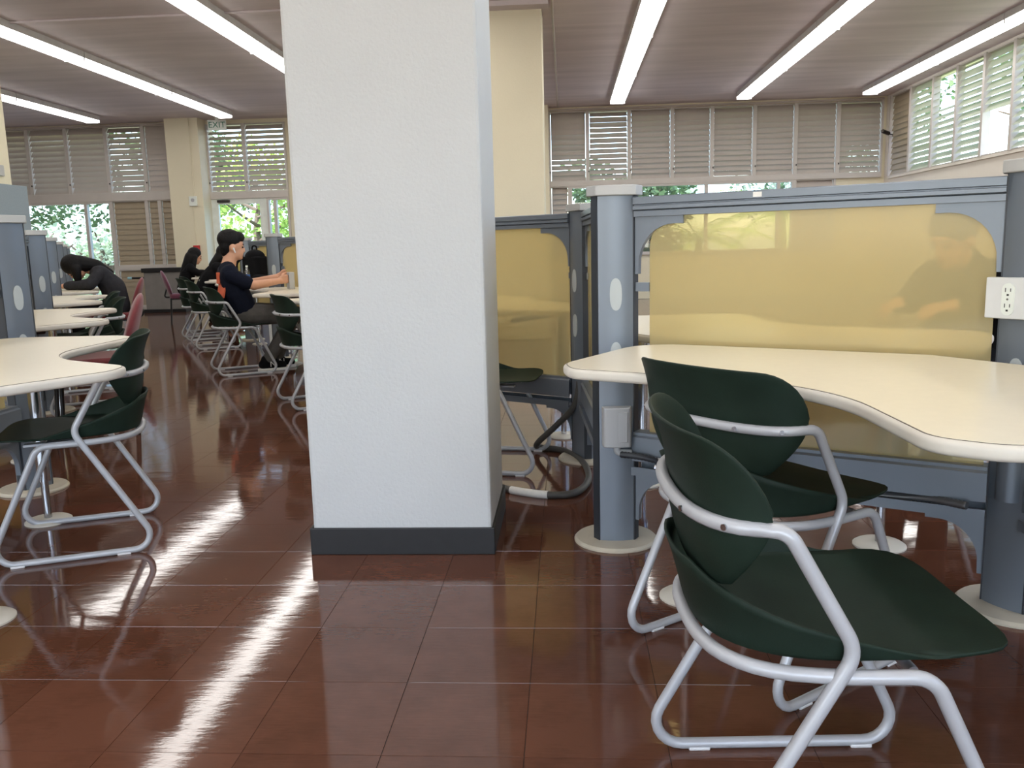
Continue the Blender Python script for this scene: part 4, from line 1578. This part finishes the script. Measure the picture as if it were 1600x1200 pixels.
dv = empty('tablet', (-2.91, 7.5, 0), R(30), 'pale grey upright device in front of the man on the desk', 'device')
MB().box(0.405, 0.455, -0.075, 0.055, TOPZ, 0.885).build('case', 'cap_grey', dv, bevel=0.006)
MB().box(0.403, 0.4055, -0.065, 0.045, TOPZ + 0.012, 0.873).build('screen', 'box_grey', dv)

# --- woman in black near the far wall
wm = empty('person', (-5.95, 13.03, 0), R(25), 'person in black with long dark hair sitting on the plum chair', 'person')
hl, hm = head((0.165, 0, 1.045), R(22), 1.0)
body = [('s', (-0.03, 0.07, 0.55), (0.03, 0.08, 0.76), 0.10, 0.09), ('s', (0.03, 0.08, 0.76), (0.075, 0.085, 0.86), 0.085, 0.065), ('c', (0.075, -0.13, 0.86), (0.075, 0.13, 0.86), 0.052, 0.052), ('c', (0.09, 0, 0.88), (0.145, 0, 0.97), 0.052, 0.048)]
arms = [('c', (0.075, -0.165, 0.85), (0.17, -0.20, 0.785), 0.044, 0.038), ('c', (0.17, -0.20, 0.785), (0.37, -0.09, 0.795), 0.038, 0.026), ('c', (0.075, 0.165, 0.85), (0.18, 0.2, 0.785), 0.044, 0.038), ('c', (0.18, 0.2, 0.785), (0.38, 0.06, 0.795), 0.038, 0.026)]
legs = [('s', (-0.03, 0.09, 0.535), (0.38, 0.10, 0.50), 0.085, 0.06), ('s', (0.38, 0.10, 0.50), (0.36, 0.09, 0.11), 0.057, 0.040), ('s', (0.34, 0.09, 0.04), (0.47, 0.09, 0.036), 0.038, 0.034)]
blob('body', hl + body + arms + legs + hand((0.37, -0.09, 0.80), (1, 0.3, -0.1), (0, 1, 0.2), (0, 0, 1), 0.95, 0.4) + hand((0.38, 0.06, 0.80), (1, -0.3, -0.1), (0, -1, 0.2), (0, 0, 1), 0.95, 0.4), 'skin', wm, 0.010, 3)
face_bits(hm, wm)
blob('jacket', grow(body[:3], 0.02) + [('c', (0.075, -0.165, 0.85), (0.17, -0.20, 0.785), 0.062, 0.054), ('c', (0.17, -0.20, 0.785), (0.25, -0.155, 0.79), 0.052, 0.046), ('c', (0.075, 0.165, 0.85), (0.18, 0.2, 0.785), 0.062, 0.054), ('c', (0.18, 0.2, 0.785), (0.26, 0.15, 0.79), 0.052, 0.046)], 'black_cloth', wm, 0.012, 4)
blob('trousers', grow(legs[:2], 0.012) + [('c', (-0.03, -0.06, 0.55), (-0.03, 0.06, 0.55), 0.12, 0.12)], 'black_cloth', wm, 0.012, 4)
blob('hair', [('e', (-0.03, 0, 0.035), (0.105, 0.092, 0.10), 16, 12, hm), ('c', (0.10, 0, 1.03), (0.0, 0, 0.80), 0.10, 0.085), ('c', (0.0, 0, 0.80), (-0.06, 0, 0.72), 0.085, 0.05), ('c', (0.15, -0.075, 1.03), (0.12, -0.11, 0.85), 0.045, 0.03), ('c', (0.15, 0.075, 1.03), (0.12, 0.11, 0.85), 0.045, 0.03)], 'hair_black', wm, 0.010, 4)
MB().tube([(0.262, -0.152, 0.791), (0.305, -0.128, 0.793)], 0.036, 12).build('cuff', 'cuff_blue', wm, 40)
blob('shoe', [('c', (0.32, 0.09, 0.045), (0.49, 0.09, 0.04), 0.045, 0.04)], 'black_cloth', wm, 0.01, 3)
blob('shoe', [('c', (0.32, -0.09, 0.045), (0.49, -0.09, 0.04), 0.045, 0.04)], 'black_cloth', wm, 0.01, 3)

# --- hunched person writing at the left row
hp2 = empty('person', (-5.03, 8.81, 0), R(210), 'hunched person in charcoal hoodie with dark hair writing at a left desk', 'person')
hl, hm = head((0.185, 0.02, 0.955), R(62), 1.0)
body = [('s', (-0.20, 0.08, 0.54), (-0.17, 0.09, 0.74), 0.105, 0.105), ('s', (-0.17, 0.09, 0.74), (-0.06, 0.10, 0.885), 0.105, 0.075), ('c', (-0.045, -0.14, 0.90), (-0.045, 0.14, 0.90), 0.058, 0.058), ('c', (-0.03, 0, 0.92), (0.11, 0, 0.97), 0.058, 0.052)]
arms = [('c', (-0.045, -0.175, 0.89), (0.04, -0.24, 0.785), 0.048, 0.042), ('c', (0.04, -0.24, 0.785), (0.29, -0.07, 0.775), 0.042, 0.028), ('c', (-0.045, 0.175, 0.89), (0.05, 0.24, 0.785), 0.048, 0.042), ('c', (0.05, 0.24, 0.785), (0.30, 0.10, 0.775), 0.042, 0.028)]
legs = [('s', (-0.2, 0.09, 0.53), (0.2, 0.11, 0.50), 0.09, 0.062), ('s', (0.2, 0.11, 0.50), (0.2, 0.10, 0.1), 0.06, 0.042), ('s', (0.18, 0.1, 0.045), (0.33, 0.1, 0.036), 0.042, 0.035)]
blob('body', hl + body + arms + legs + hand((0.29, -0.07, 0.775), (1, 0.1, -0.05), (0, 1, 0.2), (0, 0, 1), 1, 0.5) + hand((0.30, 0.10, 0.775), (1, -0.2, -0.05), (0, -1, 0.2), (0, 0, 1), 1, 0.5), 'skin', hp2, 0.010, 3)
face_bits(hm, hp2)
blob('hoodie', grow(body[:3], 0.022) + grow(arms[0:1] + arms[2:3], 0.018) + [('c', (0.04, -0.24, 0.785), (0.25, -0.097, 0.777), 0.056, 0.044), ('c', (0.05, 0.24, 0.785), (0.26, 0.128, 0.777), 0.056, 0.044), ('c', (-0.02, 0, 0.93), (-0.05, 0, 0.93), 0.08, 0.07)], 'charcoal_cloth', hp2, 0.011, 4)
blob('trousers', grow(legs[:2], 0.014) + [('c', (-0.2, -0.06, 0.55), (-0.2, 0.06, 0.55), 0.125, 0.125)], 'black_cloth', hp2, 0.012, 4)
blob('hair', [('e', (-0.03, 0, 0.035), (0.112, 0.098, 0.108), 16, 12, hm), ('c', (0.13, 0.0, 1.0), (-0.03, 0.0, 0.975), 0.095, 0.07), ('c', (-0.03, 0, 0.975), (-0.15, 0, 0.90), 0.07, 0.045), ('c', (0.17, 0.09, 0.95), (0.16, 0.10, 0.85), 0.055, 0.04), ('c', (0.17, -0.07, 0.95), (0.15, -0.09, 0.86), 0.05, 0.035)], 'hair_black', hp2, 0.010, 4)
blob('shoe', [('c', (0.16, 0.1, 0.05), (0.34, 0.1, 0.04), 0.05, 0.042)], 'black_cloth', hp2, 0.01, 3)
blob('shoe', [('c', (0.16, -0.1, 0.05), (0.34, -0.1, 0.04), 0.05, 0.042)], 'black_cloth', hp2, 0.01, 3)
pn = MB().tube([(0.42, 0.07, 0.765), (0.36, 0.13, 0.87)], 0.007, 8).build('pen', 'black_metal', None, 40)
pn.matrix_world = Matrix.Translation((-5.03, 8.81, 0)) @ Matrix.Rotation(R(210), 4, 'Z')
tag(pn, 'black pen in the hand of the hunched person', 'pen')
nb = MB().box(0.34, 0.50, -0.09, 0.13, TOPZ, TOPZ + 0.012).build('notebook', 'paper_white', None, bevel=0.002)
nb.matrix_world = Matrix.Translation((-5.03, 8.81, 0)) @ Matrix.Rotation(R(210), 4, 'Z')
tag(nb, 'white notebook under the hunched person\'s hands', 'notebook')

# --- person behind the big partition
bp_ = empty('person', (1.66, 3.66, 0), R(211), 'person in black jacket with blue shoulder stripes behind the big yellow partition', 'person')
hl, hm = head((0.10, 0, 1.05), R(25), 1.0)
body = [('s', (-0.12, 0.08, 0.54), (-0.10, 0.09, 0.74), 0.105, 0.10), ('s', (-0.10, 0.09, 0.74), (-0.04, 0.10, 0.86), 0.10, 0.075), ('c', (-0.03, -0.15, 0.885), (-0.03, 0.15, 0.885), 0.06, 0.06), ('c', (-0.02, 0, 0.90), (0.06, 0, 0.99), 0.058, 0.052)]
arms = [('c', (-0.03, -0.185, 0.875), (0.0, -0.25, 0.785), 0.05, 0.043), ('c', (0.0, -0.25, 0.785), (0.24, -0.13, 0.785), 0.043, 0.03), ('c', (-0.03, 0.185, 0.875), (0.02, 0.25, 0.785), 0.05, 0.043), ('c', (0.02, 0.25, 0.785), (0.24, 0.12, 0.785), 0.043, 0.03)]
legs = [('s', (-0.12, 0.09, 0.53), (0.29, 0.11, 0.50), 0.09, 0.062), ('s', (0.29, 0.11, 0.50), (0.25, 0.10, 0.1), 0.06, 0.042), ('s', (0.22, 0.1, 0.045), (0.37, 0.1, 0.036), 0.042, 0.035)]
blob('body', hl + body + arms + legs + hand((0.24, -0.13, 0.785), (1, 0.3, -0.05), (0, 1, 0.2), (0, 0, 1), 1, 0.5) + hand((0.24, 0.12, 0.785), (1, -0.3, -0.05), (0, -1, 0.2), (0, 0, 1), 1, 0.5), 'skin', bp_, 0.010, 3)
face_bits(hm, bp_)
jk = blob('jacket', grow(body[:3], 0.024) + grow(arms[0:1] + arms[2:3], 0.022) + [('c', (0.0, -0.25, 0.785), (0.2, -0.15, 0.785), 0.06, 0.046), ('c', (0.02, 0.25, 0.785), (0.2, 0.145, 0.785), 0.06, 0.046), ('c', (-0.02, 0, 0.90), (0.0, 0, 0.94), 0.085, 0.075)], 'black_cloth', bp_, 0.011, 4)
for k in range(3):
    MB().tube(smooth_path([(-0.045 + 0.02 * k, 0.075, 0.962 - 0.003 * k), (-0.045 + 0.02 * k, 0.15, 0.955 - 0.002 * k), (-0.045 + 0.022 * k, 0.215, 0.925 - 0.004 * k), (-0.02 + 0.022 * k, 0.268, 0.86 - 0.008 * k), (0.0 + 0.022 * k, 0.30, 0.80 - 0.006 * k)]), 0.007, 8).build('stripe', 'blue_stripe', jk, 50)
blob('trousers', grow(legs[:2], 0.014) + [('c', (-0.12, -0.06, 0.55), (-0.12, 0.06, 0.55), 0.125, 0.125)], 'black_cloth', bp_, 0.012, 4)
blob('hair', [('e', (-0.03, 0, 0.04), (0.108, 0.092, 0.10), 16, 12, hm)], 'hair_black', bp_, 0.009, 4)
blob('shoe', [('c', (0.2, 0.1, 0.05), (0.38, 0.1, 0.04), 0.05, 0.042)], 'black_cloth', bp_, 0.01, 3)
blob('shoe', [('c', (0.2, -0.1, 0.05), (0.38, -0.1, 0.04), 0.05, 0.042)], 'black_cloth', bp_, 0.01, 3)

# --- dark-haired person mostly hidden behind the man
hp3 = empty('person', (-4.97, 11.42, 0), R(30), 'dark-haired person in black almost hidden behind the seated man', 'person')
hl, hm = head((0.30, 0, 1.05), R(35), 1.0)
body = [('s', (-0.02, 0.08, 0.55), (0.08, 0.09, 0.74), 0.10, 0.10), ('s', (0.08, 0.09, 0.74), (0.17, 0.09, 0.86), 0.10, 0.075), ('c', (0.175, -0.15, 0.885), (0.175, 0.15, 0.885), 0.058, 0.058), ('c', (0.18, 0, 0.90), (0.26, 0, 0.98), 0.058, 0.052)]
arms = [('c', (0.175, -0.185, 0.875), (0.24, -0.25, 0.785), 0.05, 0.043), ('c', (0.24, -0.25, 0.785), (0.46, -0.13, 0.785), 0.043, 0.03), ('c', (0.175, 0.185, 0.875), (0.24, 0.25, 0.785), 0.05, 0.043), ('c', (0.24, 0.25, 0.785), (0.46, 0.12, 0.785), 0.043, 0.03)]
legs = [('s', (-0.02, 0.09, 0.54), (0.38, 0.11, 0.50), 0.09, 0.062), ('s', (0.38, 0.11, 0.50), (0.33, 0.10, 0.1), 0.06, 0.042), ('s', (0.31, 0.1, 0.045), (0.46, 0.1, 0.036), 0.042, 0.035)]
blob('body', hl + body + arms + legs + hand((0.46, -0.13, 0.785), (1, 0.2, -0.05), (0, 1, 0.2), (0, 0, 1), 1, 0.5) + hand((0.46, 0.12, 0.785), (1, -0.2, -0.05), (0, -1, 0.2), (0, 0, 1), 1, 0.5), 'skin', hp3, 0.011, 3)
blob('jacket', grow(body[:3], 0.022) + grow(arms, 0.016), 'black_cloth', hp3, 0.012, 4)
blob('trousers', grow(legs[:2], 0.014) + [('c', (-0.02, -0.06, 0.55), (-0.02, 0.06, 0.55), 0.12, 0.12)], 'black_cloth', hp3, 0.012, 4)
blob('hair', [('e', (-0.03, 0, 0.035), (0.108, 0.094, 0.102), 16, 12, hm), ('c', (0.24, 0, 1.02), (0.13, 0, 0.92), 0.085, 0.05)], 'hair_black', hp3, 0.010, 4)

# ------------------------------------------------------------------ things on the desks
bk = empty('backpack', (-3.59, 9.70, TOPZ), R(149), 'black backpack standing on the desk behind the man', 'backpack')
bgo = MB().prism(round_poly([(-0.15, -0.09, 0.06), (0.15, -0.09, 0.06), (0.15, 0.09, 0.05), (-0.15, 0.09, 0.05)]), 0, 0.30)
bgo.ell((0, 0, 0.29), (0.15, 0.09, 0.09))
bgo.build('body', 'black_cloth', bk, 60, bevel=0.02)
MB().prism(round_poly([(-0.12, -0.13, 0.04), (0.12, -0.13, 0.04), (0.12, -0.08, 0.02), (-0.12, -0.08, 0.02)]), 0.02, 0.16).build('front_pocket', 'charcoal_cloth', bk, 60, bevel=0.012)
MB().box(-0.06, 0.06, -0.098, -0.09, 0.21, 0.24).build('zip_patch', 'charcoal_cloth', bk, bevel=0.003)
MB().tube(fillet([(-0.04, 0, 0.36, 0), (-0.04, 0, 0.42, 0.03), (0.04, 0, 0.42, 0.03), (0.04, 0, 0.36, 0)]), 0.009, 8).build('handle', 'black_cloth', bk, 50)
MB().tube(smooth_path([(0.10, 0.08, 0.30), (0.16, 0.14, 0.22), (0.15, 0.13, 0.08), (0.12, 0.08, 0.03)]), 0.016, 8).build('strap', 'black_cloth', bk, 50)
bt = empty('water_bottle', (-3.59, 9.42, TOPZ), 0, 'clear plastic water bottle beside the backpack', 'bottle')
MB().lathe([(0.028, 0), (0.032, 0.008), (0.032, 0.06), (0.029, 0.075), (0.032, 0.09), (0.032, 0.13), (0.014, 0.175), (0.012, 0.185)], 20).build('bottle_body', 'bottle_plastic', bt, 50)
MB().lathe([(0.0135, 0.183), (0.0135, 0.2), (0.012, 0.202)], 16).build('cap', 'exit_white', bt, 50)
MB().lathe([(0.0323, 0.045), (0.0325, 0.046), (0.0325, 0.10), (0.0323, 0.101)], 20).build('label_band', 'blue_stripe', bt, 50)
jc = blob('folded_jacket', [('c', (-3.22, 9.30, TOPZ + 0.04), (-3.44, 9.30, TOPZ + 0.05), 0.045, 0.055), ('c', (-3.24, 9.38, TOPZ + 0.035), (-3.46, 9.37, TOPZ + 0.04), 0.045, 0.05)], 'black_cloth', None, 0.012, 5)
tag(jc, 'crumpled black jacket lying on the desk behind the man', 'jacket')
bo = empty('open_book', (-5.50, 13.22, TOPZ), R(30), 'white open book in front of the woman in black', 'book')
for s_ in (-1, 1):
    o = MB().box(-0.10, 0.10, 0.0, 0.15, 0, 0.008).build('page', 'paper_white', bo)
    o.rotation_euler = (R(12) if s_ > 0 else R(-12) + PI, 0, 0)
    if s_ < 0:
        o.rotation_euler = (R(-12), 0, 0)
        o.location = (0, 0, 0)
        o.scale = (1, -1, 1)
